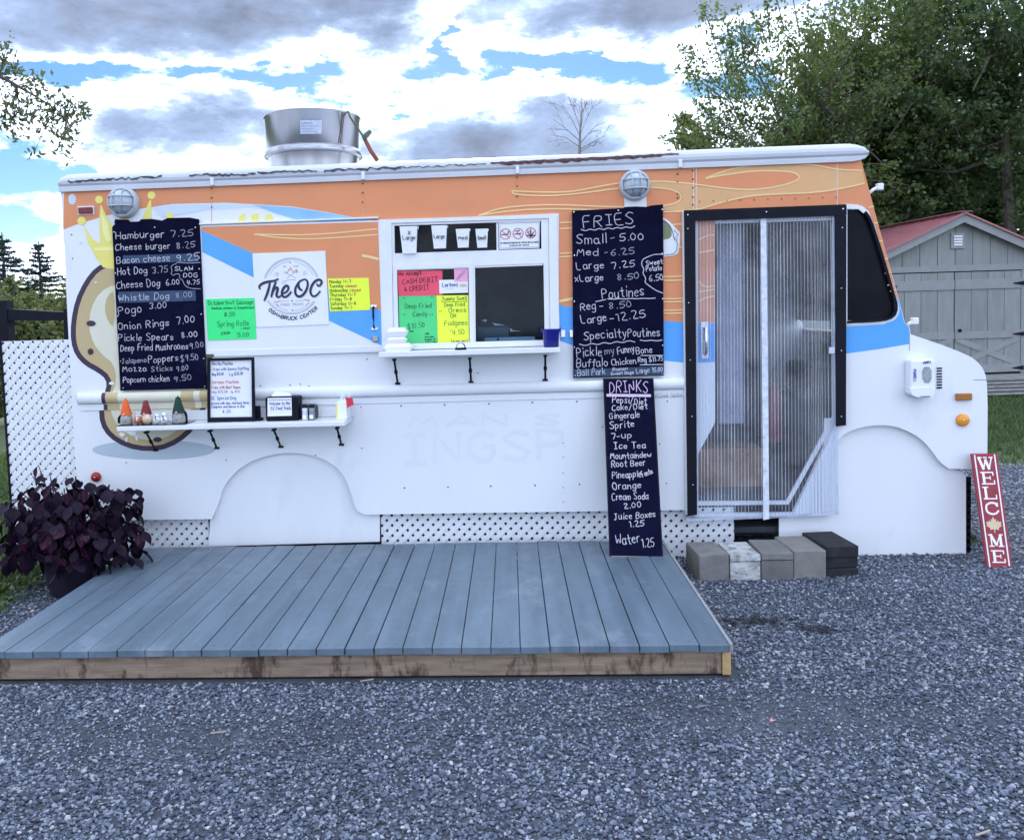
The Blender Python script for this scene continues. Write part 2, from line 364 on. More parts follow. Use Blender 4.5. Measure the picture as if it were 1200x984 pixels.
GL = {'A': '0d3l6d|1g5g', 'B': '0d0l3l5k5i3h0h|3h5g5e3d0d', 'C': '5k3l1k0i0f1d3d5e', 'D': '0d0l2l5j5f2d0d', 'E': '5l0l0d5d|0h4h', 'F': '5l0l0d|0h4h',
 'G': '5k3l1k0i0f2d4d5f5h3h', 'H': '0l0d|5l5d|0h5h', 'I': '1l5l|3l3d|1d5d', 'J': '1l5l|3l3f2d0e', 'K': '0l0d|5l0g|1h5d', 'L': '0l0d4d', 'M': '0d1l3f5l6d',
 'N': '0d0l5d5l', 'O': '2l0j0f2d4d5f5j3l1k', 'P': '0d0l3l5k5i3h0h', 'Q': '2l0j0f2d4d5f5j3l1k|3f5d', 'R': '0d0l3l5k5i3h0h|2h5d', 'S': '5k3l1k0j1i4g5f4d2d0e',
 'T': '0l6l|3l3d', 'U': '0l0f2d4d5f5l', 'V': '0l3d6l', 'W': '0l1d3j5d6l', 'X': '0l5d|5l0d', 'Y': '0l3h|5l3h2d', 'Z': '0l5l0d5d',
 'a': '4h2i0h0e1d3d4f|4i4e5d', 'b': '0l0d|0g2i4h4f2d0e', 'c': '4h2i0h0e2d4e', 'd': '4l4d|4h2i0h0e2d4e', 'e': '0g4g4h2i0h0e2d4e', 'f': '4k3l2k2d|0i4i',
 'g': '4h2i0h0e2d4f|4i4b2a0b', 'h': '0l0d|0g2i4h4d', 'i': '1i1d|1k1l', 'j': '2i2b0a|2k2l', 'k': '0l0d|4i0f|1g4d', 'l': '1l1d', 'm': '0i0d|0h1i3h3d|3h4i6h6d',
 'n': '0i0d|0g2i4h4d', 'o': '2i0h0e2d4e4h2i', 'p': '0i0a|0h2i4h4f2d0e', 'q': '4i4a|4h2i0h0e2d4e', 'r': '0i0d|0g1i3i', 's': '4h2i0h1g3f4e2d0e',
 't': '2l2e3d4d|0i4i', 'u': '0i0e1d3d4f|4i4d', 'v': '0i2d4i', 'w': '0i1d3h4d6i', 'x': '0i4d|4i0d', 'y': '0i2e|4i2b0a', 'z': '0i4i0d4d',
 '0': '2l0j0f2d4f4j2l', '1': '0k2l2d', '2': '0k1l3l4j0d5d', '3': '0k2l4k4i2h4g4e2d0e', '4': '1l0g5g|4l3d', '5': '5l1l0h3i5g4e2d0e', '6': '4l1j0f2d4e4g2h0g',
 '7': '0l5l2d', '8': '2h0j2l4j2h0f2d4f2h', '9': '4j2l0j1h3h4j|4k3d', '.': '1d1e', ',': '1e0b', '-': '0g3g', '/': '0c4l', '$': '5k3l1k0j1i4g5f4d2d0e|3m2c',
 "'": '1l1j', '"': '0l0j|2l2j', ':': '1f1g|1i1j', '(': '2l0i0f2c', ')': '0l2i2f0c', '&': '5d1j2l3j0f2d5g', '+': '0g4g|2i2e', '!': '1l1g|1e1d'}
GWD = {'i': 2, 'l': 2, 'j': 3, '1': 3, '.': 2, ',': 2, '-': 4, "'": 2, '"': 3, ':': 2, '(': 3, ')': 3, 'I': 6, 'M': 7, 'W': 7, 'm': 7, 'w': 7, 'A': 6.5, ' ': 3, 'T': 6, 'r': 4, 't': 4.5, 'f': 4.5, '!': 2}
def glyphs(txt):
    out = []; x = 0
    for ch in txt:
        w = GWD.get(ch, 5 if ch.islower() or ch.isdigit() else 6)
        if ch in GL:
            st = []
            for s in GL[ch].split('|'):
                st.append([(x+int(s[i]), ord(s[i+1])-100) for i in range(0, len(s), 2)])
            out.append((st, x))
        x += w+1.2
    return out, x-1.2
rw = random.Random(3)
def write(name, txt, x0, y0, x1, y1, cap, m, parent, mp, lw=1.0, jit=.5, smooth=2, slant=0., bold=0):
    """one line of lettering from baseline start (x0,y0) to end (x1,y1) in photo px, capitals cap px tall"""
    gl, tot = glyphs(txt); acc = ([], [])
    ux, uy = (x1-x0)/tot, (y1-y0)/tot; L = math.hypot(x1-x0, y1-y0); nx, ny = (y1-y0)/L, -(x1-x0)/L
    for st, gx in gl:
        dy = rw.uniform(-jit, jit)*cap*.12; rs = 1+rw.uniform(-jit, jit)*.18; sh = slant+rw.uniform(-jit, jit)*.15
        for s in st:
            q = []
            for (a, b) in s:
                a += rw.uniform(-jit, jit)*.45; b += rw.uniform(-jit, jit)*.5
                v = b/8*cap*rs+dy; q.append((x0+ux*a+nx*v+sh*v*ux/abs(ux or 1), y0+uy*a+ny*v))
            if smooth and len(q) > 2: q = chaikin(q, smooth)
            if len(q) == 2 and math.hypot(q[0][0]-q[1][0], q[0][1]-q[1][1]) < lw: q[1] = (q[0][0]+lw*.3, q[0][1]-lw*.8)
            wv = lw*rw.uniform(.85, 1.1)
            ribbon(acc, q, wv, mp)
    return marks(name, acc, m, parent)
def line(name, pts, w, m, parent, mp, smooth=2, closed=False):
    acc = ([], []); ribbon(acc, chaikin(pts, smooth, closed) if smooth else pts, w, mp, closed); return marks(name, acc, m, parent)
def circ(cx, cy, rx, ry=None, n=20, a0=0, a1=360):
    ry = ry or rx; full = (a1-a0) >= 360
    return [(cx+rx*math.cos(R(a0+(a1-a0)*k/(n if full else n-1))), cy-ry*math.sin(R(a0+(a1-a0)*k/(n if full else n-1)))) for k in range(n)]
# ================================================================ GROUND
def grid_sheet(name, x0, x1, y0, y1, nx, ny, zf, m, kind='structure'):
    xs = np.linspace(x0, x1, nx); ys = np.linspace(y0, y1, ny)
    vs = [(x, y, zf(x, y)) for y in ys for x in xs]; fs = [(j*nx+i, j*nx+i+1, (j+1)*nx+i+1, (j+1)*nx+i) for j in range(ny-1) for i in range(nx-1)]
    o = raw(name, vs, fs, m); o['kind'] = kind; return o
M_gbase = mat('gravel_fines', (.055, .062, .075), .95, var=.3, vs=7, bump=.8, bs=70, dirt=((.10, .11, .13), 1.1, .5, .7, .7))
ground = raw('ground', [(-400, -60, 0), (400, -60, 0), (400, 600, 0), (-400, 600, 0)], [(0, 1, 2, 3)], M_gbase); ground['kind'] = 'structure'
M_lawn = mat('lawn_soil', (.05, .075, .025), .95, var=.4, vs=1.2, bump=.5, bs=30, dirt=((.16, .14, .08), .7, .52, .7, .6))
def lawn_poly():
    rr = random.Random(4); e = []
    for i in range(60):
        x = 2.0+i*1.0; e.append((x, 3.25+rr.uniform(-.25, .25) if i < 25 else 3.2))
    left = [(-3.35+rr.uniform(-.1, .1), 3.2-i*.25) for i in range(17)]
    return [(-90, -.95)]+[(-90+i*3, -.95+rr.uniform(-.15, .15)) for i in range(1, 29)]+left[::-1]+[(-3.3, 3.3)]+e+[(62, 200), (-90, 200)]
lp = lawn_poly()
t_ = tessellate_polygon([[Vector((a, b, 0)) for a, b in lp]])
lawn = raw('lawn', [(a, b, .004) for a, b in lp], [tuple(t) for t in t_], M_lawn); lawn['kind'] = 'structure'
bmn = bmesh.new(); bmn.from_mesh(lawn.data); bmesh.ops.recalc_face_normals(bmn, faces=bmn.faces); bmn.to_mesh(lawn.data); bmn.free()

# gravel stones: geometry-node instances on a cloud of points
def stone_proto(k):
    rr = random.Random(100+k); bm = bmesh.new(); bmesh.ops.create_icosphere(bm, subdivisions=1, radius=1)
    sxyz = (rr.uniform(.8, 1.15), rr.uniform(.55, .9), rr.uniform(.35, .6))
    for v in bm.verts:
        f = rr.uniform(.72, 1.15); v.co = Vector((v.co.x*sxyz[0]*f, v.co.y*sxyz[1]*f, v.co.z*sxyz[2]*f))
    me = bpy.data.meshes.new('stone'); bm.to_mesh(me); bm.free()
    me.materials.append(M_stone); return bpy.data.objects.new('stone', me)
M_stone = bpy.data.materials.new('crushed_stone'); M_stone.use_nodes = True
n_ = NT(M_stone.node_tree); b_ = M_stone.node_tree.nodes['Principled BSDF']
at_ = n_.n('ShaderNodeAttribute', attribute_type='INSTANCER', attribute_name='tone')
oi_ = n_.n('ShaderNodeObjectInfo')
cc = n_.ramp(oi_.outputs['Random'], [(0, (.030, .038, .058)), (.35, (.074, .091, .128)), (.75, (.150, .174, .228)), (.95, (.30, .32, .36)), (1, (.42, .42, .42))])
n_.l(n_.mix(1., cc, at_.outputs['Color'], 'MULTIPLY'), b_.inputs['Base Color']); b_.inputs['Roughness'].default_value = .75
def gravel():
    rs = np.random.RandomState(5); P = []; S = []; Tn = []
    def region(x0, x1, y0, y1, dens, s0, s1):
        n = int((x1-x0)*(y1-y0)*dens); p = np.stack([rs.uniform(x0, x1, n), rs.uniform(y0, y1, n)], 1); P.append(p); S.append(rs.uniform(s0, s1, n)*rs.choice([.7, .9, 1, 1, 1.15, 1.5], n))
    region(-3.4, 4.2, -3.7, -1.93, 8500, .0048, .0118)
    region(1.05, 4.6, -1.93, -.3, 7000, .0055, .0118)
    region(2.6, 6.5, -.3, 3.3, 3000, .007, .014)
    region(1.05, 2.6, -.3, .6, 3000, .009, .014)
    region(-4.0, -2.7, -2.0, -.1, 5000, .006, .013)
    p = np.concatenate(P); s = np.concatenate(S)
    # trodden patches: finer, sparser
    def patch(cx, cy, rx, ry): return np.exp(-(((p[:, 0]-cx)/rx)**2+((p[:, 1]-cy)/ry)**2))
    w_ = np.sin(p[:, 0]*3.1+np.sin(p[:, 1]*4.3)*1.4)*np.sin(p[:, 1]*3.7+p[:, 0]*1.3)
    fine = patch(1.1, -2.25, 1.1, .22)+.9*patch(-1.2, -2.45, .8, .2)+.6*patch(1.8, -.9, .5, .2)+.25*w_
    keep = rs.uniform(0, 1, len(p)) > np.clip(fine, 0, .8)*.5
    s = s*(1-.35*np.clip(fine, 0, 1))
    tone = rs.uniform(.8, 1.12, len(p))*(1+.12*w_)
    g1 = G(880, 728); g2 = G(960, 738)
    wet = patch(g1.x, g1.y, .17, .07)+patch(g2.x, g2.y, .13, .05); wn_ = np.sin(p[:, 0]*31+np.sin(p[:, 1]*47)*2)*np.sin(p[:, 1]*38+np.sin(p[:, 0]*23)*2); tone *= 1-.88*np.clip((wet-.25+.55*wn_)*3, 0, 1)*(wet > .08)
    inside = (p[:, 0] > -2.66) & (p[:, 0] < 1.02) & (p[:, 1] > -1.88)
    keep &= ~inside
    p, s, tone = p[keep], s[keep], tone[keep]; n = len(p)
    me = bpy.data.meshes.new('gravel'); me.vertices.add(n)
    z = rs.uniform(-.001, .008, n); me.vertices.foreach_set('co', np.stack([p[:, 0], p[:, 1], z], 1).ravel())
    for nm, ty, arr in (('rot', 'FLOAT_VECTOR', np.stack([rs.uniform(-.5, .5, n), rs.uniform(-.5, .5, n), rs.uniform(0, 6.3, n)], 1)), ('scl', 'FLOAT', s), ('tone', 'FLOAT_COLOR', np.stack([tone, tone, tone, np.ones(n)], 1))):
        a = me.attributes.new(nm, ty, 'POINT'); a.data.foreach_set('color' if 'COLOR' in ty else 'vector' if 'VEC' in ty else 'value', arr.astype(np.float32).ravel())
    o = bpy.data.objects.new('gravel', me); COL.objects.link(o); o['kind'] = 'stuff'
    pc = bpy.data.collections.new('stones')
    for k in range(6): pc.objects.link(stone_proto(k))
    ng = bpy.data.node_groups.new('scatter', 'GeometryNodeTree')
    ng.interface.new_socket('Geometry', in_out='INPUT', socket_type='NodeSocketGeometry'); ng.interface.new_socket('Geometry', in_out='OUTPUT', socket_type='NodeSocketGeometry')
    g = NT(ng); gi = g.n('NodeGroupInput'); go = g.n('NodeGroupOutput'); mp = g.n('GeometryNodeMeshToPoints'); ip = g.n('GeometryNodeInstanceOnPoints')
    ci = g.n('GeometryNodeCollectionInfo'); ci.inputs['Collection'].default_value = pc; ci.inputs['Separate Children'].default_value = True; ci.inputs['Reset Children'].default_value = True
    ip.inputs['Pick Instance'].default_value = True
    def na(nm, dt):
        q = g.n('GeometryNodeInputNamedAttribute', data_type=dt); q.inputs[0].default_value = nm
        return [x for x in q.outputs if x.enabled and x.name == 'Attribute'][0]
    g.l(gi.outputs[0], mp.inputs[0]); g.l(mp.outputs[0], ip.inputs['Points']); g.l(ci.outputs[0], ip.inputs['Instance'])
    e2r = g.n('FunctionNodeEulerToRotation'); g.l(na('rot', 'FLOAT_VECTOR'), e2r.inputs[0]); g.l(e2r.outputs[0], ip.inputs['Rotation'])
    g.l(na('scl', 'FLOAT'), ip.inputs['Scale']); g.l(ip.outputs[0], go.inputs[0])
    md = o.modifiers.new('scatter', 'NODES'); md.node_group = ng
    print('stones', n)
gravel()

def blades(name, regions, m, seed, label=None):
    """regions: (x0,x1,y0,y1,count,height,width,test)"""
    rs = np.random.RandomState(seed); V = []
    for x0, x1, y0, y1, n, h, w, test in regions:
        x = rs.uniform(x0, x1, n); y = rs.uniform(y0, y1, n)
        if test is not None: k = test(x, y, rs); x, y = x[k], y[k]
        n = len(x); a = rs.uniform(0, 6.28, n); hh = h*rs.uniform(.5, 1.3, n); lx = rs.normal(0, .35, n)*hh; ly = rs.normal(0, .35, n)*hh
        dx, dy = np.cos(a)*w/2, np.sin(a)*w/2; z = np.full(n, .0)
        V.append(np.stack([np.stack([x-dx, y-dy, z], 1), np.stack([x+dx, y+dy, z], 1), np.stack([x+lx, y+ly, hh], 1)], 1))
    V = np.concatenate(V); n = len(V); me = bpy.data.meshes.new(name); me.vertices.add(3*n); me.vertices.foreach_set('co', V.ravel())
    me.loops.add(3*n); me.loops.foreach_set('vertex_index', np.arange(3*n)); me.polygons.add(n); me.polygons.foreach_set('loop_start', np.arange(0, 3*n, 3)); me.update()
    o = link(name, me, m); o['kind'] = 'stuff'; return o
M_grass = leafmat('grass_blades', (.035, .085, .02), (.11, .15, .04), .3)
blades('grass', [(4.2, 15, 3.2, 10.4, 90000, .07, .02, lambda x, y, r: r.uniform(0, 1, len(x)) < np.clip((y-3.0)/1.8, .1, 1)),
                 (-4.6, -3.35, -.95, 4, 16000, .09, .012, None), (-7, -4.6, .5, 6, 12000, .09, .018, None)], M_grass, 3)

# ================================================================ FOOD TRUCK
truck = thing('food_truck', 'white step van food truck with orange and blue graphics and a serving window', 'food truck', (0, 1.05, 0))
XL, XB, DEP = W(72, 240).x, W(88, 545).x, 2.15
outline = [(XL, 2.715), (XL+.003, 2.5), (XB, .9), (XB+.015, .352)]
def P(*l): return [(W(a, b).x, W(a, b).z) for a, b in l]
arch = chaikin([(248, 608), (256, 590), (262, 568), (285, 544), (318, 532), (345, 530), (375, 535), (400, 551), (411, 575), (417, 598), (428, 603)], 1)
outline += P((240, 608.2))+P(*arch)+P((445, 602.6), (800, 597.5), (817, 606), (931, 605), (972, 604))
fronta = chaikin([(972, 560), (974, 530), (984, 512), (1000, 503), (1020, 498.5), (1040, 498), (1058, 502), (1080, 514), (1093, 529), (1101, 541), (1112, 549)], 1)
outline += P(*fronta)+P((1139, 549.5), (1152, 549))+P(*chaikin([(1157, 540), (1157.5, 455), (1154, 434), (1143, 421), (1128, 413.5), (1105, 404.5)], 1))+P((1067, 391.5), (1066, 384), (1060.5, 378))
outline += [(W(1008, 187).x, 2.715)]
XN = max(p[0] for p in outline)
hole_w = P((460.5, 262.5), (640.5, 256.8), (642, 404.5), (461.5, 409.5))
hole_d = P((838, 262), (978, 258), (981, 495), (930, 601), (818, 602), (818, 532), (838, 495))
cabw = chaikin([(993, 245.5), (1008, 245.5), (1016, 250), (1024, 268), (1047, 345), (1051, 360), (1047, 371), (1034, 375.5), (993, 377.5)], 1)
hole_c = P(*cabw)
extr('side_wall', [outline, hole_w, hole_d, hole_c], 0, .04, M_white, truck)
extr('far_wall', [outline], DEP-.04, DEP, M_white, truck)
# skin round the body (rear, nose, windscreen side) between the two walls
def skin(name, pts, m):
    vs = []; fs = []
    for x, z in pts: vs += [(x, .04, z), (x, DEP-.04, z)]
    for i in range(len(pts)-1): fs.append((2*i, 2*i+1, 2*i+3, 2*i+2))
    o = raw(name, vs, fs, m, truck); md = o.modifiers.new('s', 'SOLIDIFY'); md.thickness = .02; return o
skin('rear_wall', outline[:4], M_white)
k0 = [i for i, p in enumerate(outline) if abs(p[0]-XN) < .02]
skin('nose', outline[min(k0)-1:len(outline)-3], M_white)
skin('windscreen', [outline[-2], outline[-1]], M_cabglass)
box('roof', (XL, .04, 2.70), (W(1008, 187).x, DEP-.04, 2.78), M_capw, truck)
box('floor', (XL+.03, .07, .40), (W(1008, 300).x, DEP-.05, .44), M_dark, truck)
box('far_shade_lining', (XL+.03, DEP-.07, .44), (W(1006, 300).x, DEP-.045, 2.69), M_shadelining, truck); box('ceiling_shade_lining', (XL+.03, .045, 2.66), (W(1006, 300).x, DEP-.075, 2.69), M_shadelining, truck); box('partition', (W(985, 300).x+.5, .5, .45), (W(985, 300).x+.52, DEP-.05, 1.4), M_dark, truck)  # dark sheets added over far wall and ceiling to paint in the cabin's shade
# rounded roof cap along the near edge
prof = [(0.0, 2.685), (-.022, 2.685), (-.024, 2.712), (-.016, 2.722), (-.03, 2.735), (-.034, 2.755), (-.030, 2.775), (-.012, 2.797), (.03, 2.812), (.10, 2.82), (.25, 2.83)]
def cap_y(z):
    for (ya, za), (yb, zb) in zip(prof[3:], prof[4:]):
        if za <= z <= zb: return ya+(yb-ya)*(z-za)/(zb-za)
    return prof[3][0] if z < prof[3][1] else .03
XC0, XC1 = W(70, 210).x, W(1016, 172).x
xs = [XC0+.0, XC0+.012, XC0+.04, XC0+.09]+[XC0+.09+(XC1-XC0-.24)*i/12 for i in range(1, 13)]+[XC1-.10, XC1-.05, XC1-.02, XC1]
vs = []; fs = []
for i, x in enumerate(xs):
    e = min((x-XC0)/.07, (XC1-x)/.13, 1); e = math.sqrt(max(0, 1-(1-e)**2)) if e < 1 else 1
    for y, z in prof:
        zz = 2.735+(z-2.735)*(.35+.65*e) if z > 2.735 else z
        if x > XC1-.13 and z < 2.735: zz = 2.735+(z-2.735)*(.2+.8*e)
        vs.append((x, y, zz))
    vs.append((x, DEP*.5, 2.735+(.11)*(.4+.6*e))); vs.append((x, DEP, 2.70))
npf = len(prof)+2
for i in range(len(xs)-1):
    for j in range(npf-1): a = i*npf+j; fs.append((a, a+1, a+npf+1, a+npf))
fs.append(tuple(range(npf))); fs.append(tuple(reversed(range((len(xs)-1)*npf, len(xs)*npf))))
raw('roof_cap', vs, fs, M_capw, truck)
for px in (248, 425, 606, 797):                       # cap joint clips
    c = W(px, 200+(248-px)*.04, -.03); box('joint_clip', (c.x-.012, -.04, 2.688), (c.x+.012, -.018, 2.74), M_trim, truck, .003)
def capmark(name, top, bot, m):
    """jagged strip lying on the roof cap, px outlines"""
    pts = top+bot[::-1]; L = []
    for a, b in pts:
        p = W(a, b, -.03); L.append((p.x, p.z))
    tris = tessellate_polygon([[Vector((x, z, 0)) for x, z in L]])
    raw(name, [(x, cap_y(z)-.004, z) for x, z in L], [tuple(t) for t in tris], m, truck)
rj = random.Random(9)
top = [(575+i*4.5, 191.5-i*.245*.95) for i in range(50)]
capmark('rust_strip', [(x, y-rj.uniform(.5, 1.6)) for x, y in top], [(x, y+rj.uniform(2.0, 4.2)*(.4 if i > 44 or i < 3 else 1)) for i, (x, y) in enumerate(top)], M_rust)
for (a, ya, b, yb) in ((80, 213, 190, 207), (222, 206, 300, 204), (302, 203, 372, 200), (380, 200, 470, 197), (470, 196.5, 570, 193)):
    n = int((b-a)/3.5); t2 = [(a+(b-a)*i/n, ya+(yb-ya)*i/n+rj.uniform(-1.2, 1.2)) for i in range(n+1)]
    w_ = .5 if a > 400 else 1
    capmark('crack_strip', [(x, y-rj.uniform(.3, 1.6)*w_) for x, y in t2], [(x, y+rj.uniform(.3, 1.9)*w_) for x, y in t2], M_crack)
# wheel arch covers
pplate('wheel_cover', [(246, 612), (246, 527), (445, 524), (445, 634.5), (244.5, 640)], .0405, .012, M_white, truck)
pplate('wheel_cover', chaikin([(913, 607), (962, 600), (966, 490), (1115, 488), (1118, 551)], 0)+[(1126, 552), (1132, 557), (1132, 652), (913, 654)], .0405, .012, M_white, truck)
for px in (340, 1045):
    c = W(px, 640, .3); lathe('wheel', [(.0, 0), (.18, 0), (.2, .02), (.36, .03), (.38, .06), (.38, .2), (.36, .22), (0, .22)], (c.x, .42, .38), M_tyre, truck, 28, 'Y')
    lathe('wheel', [(.0, 0), (.36, .0), (.38, .06), (.38, .2), (.36, .22), (0, .22)], (c.x, DEP-.1, .38), M_tyre, truck, 28, 'Y')
# rub rail with a half-round section and the flat strip under it
zr1, zr0 = W(430, 451.5).z, W(430, 465.2).z; xr0, xr1 = W(92, 474).x, W(801, 456).x
vs = []; fs = []; K = 9
for x in (xr0, xr0+.02, xr1-.01, xr1):
    sc_ = .5 if x in (xr0,) else 1
    for k in range(K+1):
        t = math.pi*k/K; vs.append((x, -.038*math.sin(t)**.8*sc_-.001, (zr0+zr1)/2+(zr1-zr0)/2*math.cos(t)))
for i in range(3):
    for k in range(K): a = i*(K+1)+k; fs.append((a, a+1, a+K+2, a+K+1))
fs.append(tuple(range(K+1))); fs.append(tuple(reversed(range(3*(K+1), 4*(K+1)))))
raw('rub_rail', vs, fs, M_white, truck, True)
zb = W(430, 473).z; box('rail_strip', (xr0+.02, -.008, zb), (xr1, -.0005, zr0-.002), M_white, truck, .002)
def railgraphic(xa, xb, m):
    a, b = W(xa, 462, -.03).x, W(xb, 462, -.03).x; vs = []; K_ = 9
    for x in (a, b):
        for k in range(1, K_): t = math.pi*k/K_; vs.append((x, -.038*math.sin(t)**.8-.0022, (zr0+zr1)/2+(zr1-zr0)/2*math.cos(t)))
    raw('rail_graphic', vs, [(k, k+1, k+K_, k+K_-1) for k in range(K_-2)], m, truck, True)
    raw('strip_graphic', [(a, -.0095, zb+.002), (b, -.0095, zb+.002), (b, -.0095, zr0-.004), (a, -.0095, zr0-.004)], [(0, 1, 2, 3)], m, truck)
for xa, xb, m_ in ((119, 123.5, M_potd), (123.5, 138, M_pott), (138, 212, M_potc), (212, 227, M_pott), (227, 234, M_potc), (234, 243, M_pott)): railgraphic(xa, xb, m_)
# pressed seam columns and screws
bm = bmesh.new()
def screw(px, py, r=.006, Y=0.):
    c = W(px, py, Y); g = bmesh.ops.create_cone(bm, segments=6, radius1=r, radius2=r*.6, depth=.006, cap_ends=True, matrix=Matrix.Translation((c.x, Y-.003, c.z)) @ Matrix.Rotation(R(90), 4, 'X'))
for x in (470, 521, 573, 624, 676): screw(x, 475.5-(x-470)*.025)
for x in (474, 525, 575, 627, 679): screw(x, 571.5-(x-474)*.02)
for y in (519, 535, 554, 571, 588): screw(660, y, .004)
for x, ys in ((248, (221, 232, 243)), (425, (215, 226, 237)), (606, (208, 218, 230)), (794, (204, 213, 227, 232)), (812, (200, 210, 220, 231, 240))):
    for y in ys: screw(x, y, .006, -.004)
for x in range(820, 985, 16): screw(x, 236-(x-820)*.03, .004, -.006)
for x, y in ((305, 452), (340, 451), (352, 450), (362, 452), (374, 454), (407, 455), (412, 454), (423, 477), (370, 533), (424, 525), (265, 539), (148, 542), (84, 275), (85, 303), (236, 262), (430, 421), (560, 437), (706, 438), (746, 498), (782, 470), (773, 520), (781, 566), (706, 500)): screw(x, y, .005)
o = frombm('screw', bm, mat('dark_screw', (.04, .04, .045), .6), truck); o['kind'] = 'stuff'

# ---- graphics (thin vinyl, each layer a little proud of the last)
def vin(name, px, lay, m, par=None, base=0.): return pplate(name, px, base-.0012*lay, .0010, m, par or truck)
vin('orange_graphic', [(75, 222), (425, 208), (800, 193), (1007.5, 185.5), (1009, 187), (1052.5, 350), (1050.5, 352), (1047, 338), (1026, 266), (1018, 247), (1010, 241), (977, 242), (802, 249), (802, 377.5), (778, 376), (655, 357.5), (655, 250),
     (444, 259), (428, 257.5), (385, 249), (341, 242), (300, 239.5), (262, 237.5), (202, 239), (162, 245), (131, 251), (92.5, 262), (74, 269)], 1, M_orange)
vin('blue_stripe', [(655, 357.5), (778, 376), (802, 377.5), (802, 425), (778, 422.5), (672, 405), (655, 399)], 1, M_blue)
vin('blue_stripe', [(818, 378), (838, 378.5), (838, 424), (818, 425)], 1, M_blue)
vin('orange_graphic', [(818, 250), (838, 250), (838, 378), (818, 377.5)], 1, M_orange)
vin('blue_stripe', [(990, 383), (990, 414.5), (1030, 409), (1065.5, 403), (1066.3, 391), (1065.2, 384), (1060, 378), (1052.5, 350), (1050, 352), (1053, 362), (1050, 373), (1036, 380)], 1, M_blue)
vin('swoosh_ground', [(262, 238.2), (300, 239.8), (341, 242.3), (385, 249.3), (428, 257.8), (440, 259), (300, 262), (200, 262)], 1.5, M_white)
vin('swoosh_tail', [(296, 240), (341, 243), (385, 249.6), (428, 257.8), (438, 259.3), (380, 260.5), (345, 257), (320, 249)], 3, mat('sky_blue_vinyl', (.25, .48, .78), .45))
vin('pale_swoosh', [(178, 242.8), (202, 240), (262, 238.7), (300, 240.5), (320, 246), (290, 244), (240, 247), (190, 255)], 2, M_lblue)
tan1 = [(827, 209), (850, 199.5), (885, 193), (920, 191.5), (955, 193), (981, 199), (1010, 199.8), (1013.5, 214.5), (990, 220.5), (955, 226), (920, 227), (885, 229), (867, 232), (843, 238), (822, 244), (802, 247), (778, 247), (765, 241), (790, 240), (800, 234), (798, 227), (785, 221), (765, 220), (744, 220), (744, 213), (765, 212), (800, 214), (815, 218), (835, 220)]
vin('tan_flame', tan1, 2, M_tan)
vin('orange_flame', chaikin([(829, 208), (850, 204.5), (885, 200), (920, 200.6), (936, 205), (937, 212), (920, 217), (885, 223), (850, 221), (815, 217.5)], 1), 3, M_orange)
def fl(pts, w=1.6, base=0., lay=4, smooth=2): line('flame_line', pts, w, M_flame, truck, wallmap(base-.0012*lay-.0002), smooth)
fl([(600, 224), (640, 225.5), (670, 225), (700, 219), (728, 214), (765, 212), (800, 214), (850, 221), (885, 223), (920, 217), (938, 210), (934, 203), (920, 200.6), (885, 200), (850, 204.8), (827, 209)])
fl([(827, 209), (850, 199.5), (885, 193), (920, 191.5), (955, 193), (981, 199), (1010, 199.8)])
fl([(600, 224), (601, 228), (640, 230), (680, 227), (728, 220), (765, 219.5), (788, 222), (799, 229), (797, 236), (782, 241), (760, 242)])
fl([(561, 252.5), (585, 244), (620, 240.5), (660, 240), (700, 242), (738, 242.5)]); fl([(561, 252.5), (600, 246.5), (650, 244.5), (700, 246), (735, 246)])
fl([(822, 244.5), (843, 238), (867, 232), (885, 229), (920, 227), (955, 226), (990, 220.5), (1013, 215)]); fl([(778, 248.5), (802, 247.5), (822, 244.5)])
for y in (261, 268, 297, 301): fl([(656, y), (671, y-.7)], 1.5, smooth=0)
fl([(656, 353), (671, 350)], 3.2, smooth=0)
for y in (263, 290, 324, 328.5, 350, 353.5, 363.5, 367): fl([(777, y), (788, y+.2), (801, y-.5)], 1.5, smooth=0)
for a, b in ((281, 276), (296, 294), (330, 336), (342, 340), (353, 348)): fl([(819, a), (826, b+1), (837, b-1)], 1.6)
for x, y in ((1020.5, 243), (1025, 262), (1031, 283), (1037, 304), (1040, 320), (1043, 334), (1046, 341)): fl([(x-2.6, y+.3), (x+3.2, y-1)], 1.3, smooth=0)
# crown points and the plain oval
for c in ((95.6, 259, 5), (116, 234, 4.6), (177.5, 229, 4.6), (199, 253, 4.3)): vin('crown_ball', circ(*c[:2], c[2], n=16), 3, M_yel)
vin('crown', [(98.3, 264), (108, 280), (117.5, 286), (116, 260), (117.6, 240.5), (119, 240.5), (124, 252), (134, 268), (134, 316), (121, 313.5), (113, 303), (103, 284)], 3, M_yel)
vin('crown', [(175, 235), (177.3, 235), (177, 262), (165.5, 262), (167, 256)], 3, M_yel)
vin('crown', [(142, 255), (151, 257), (151, 262), (140, 262)], 3, M_yel)
vin('crown_highlight', [(118, 245), (126, 262), (131, 282), (125, 284), (120, 270)], 4, M_yel2); vin('crown_highlight', [(110, 290.5), (134, 289), (134, 293), (112, 294)], 4, M_yel2)
for q in ([(279, 264), (280, 254), (287, 249), (288, 263)], [(293, 263), (295, 251), (303, 250), (304, 262)], [(309, 262), (311, 253), (318, 251), (322, 261)]): vin('crown', q, 3, M_yel)
oval = chaikin([(128, 306), (112, 313), (99, 329), (88, 352), (83, 378), (83, 400), (88, 416), (99, 428), (114, 436), (124, 444), (125, 455), (118, 468), (115.5, 487), (121, 505), (136, 519), (160, 528), (187, 528.5), (210, 519), (228, 503), (246, 470), (250, 420), (245, 350), (225, 310), (180, 294), (150, 297)], 1, True)
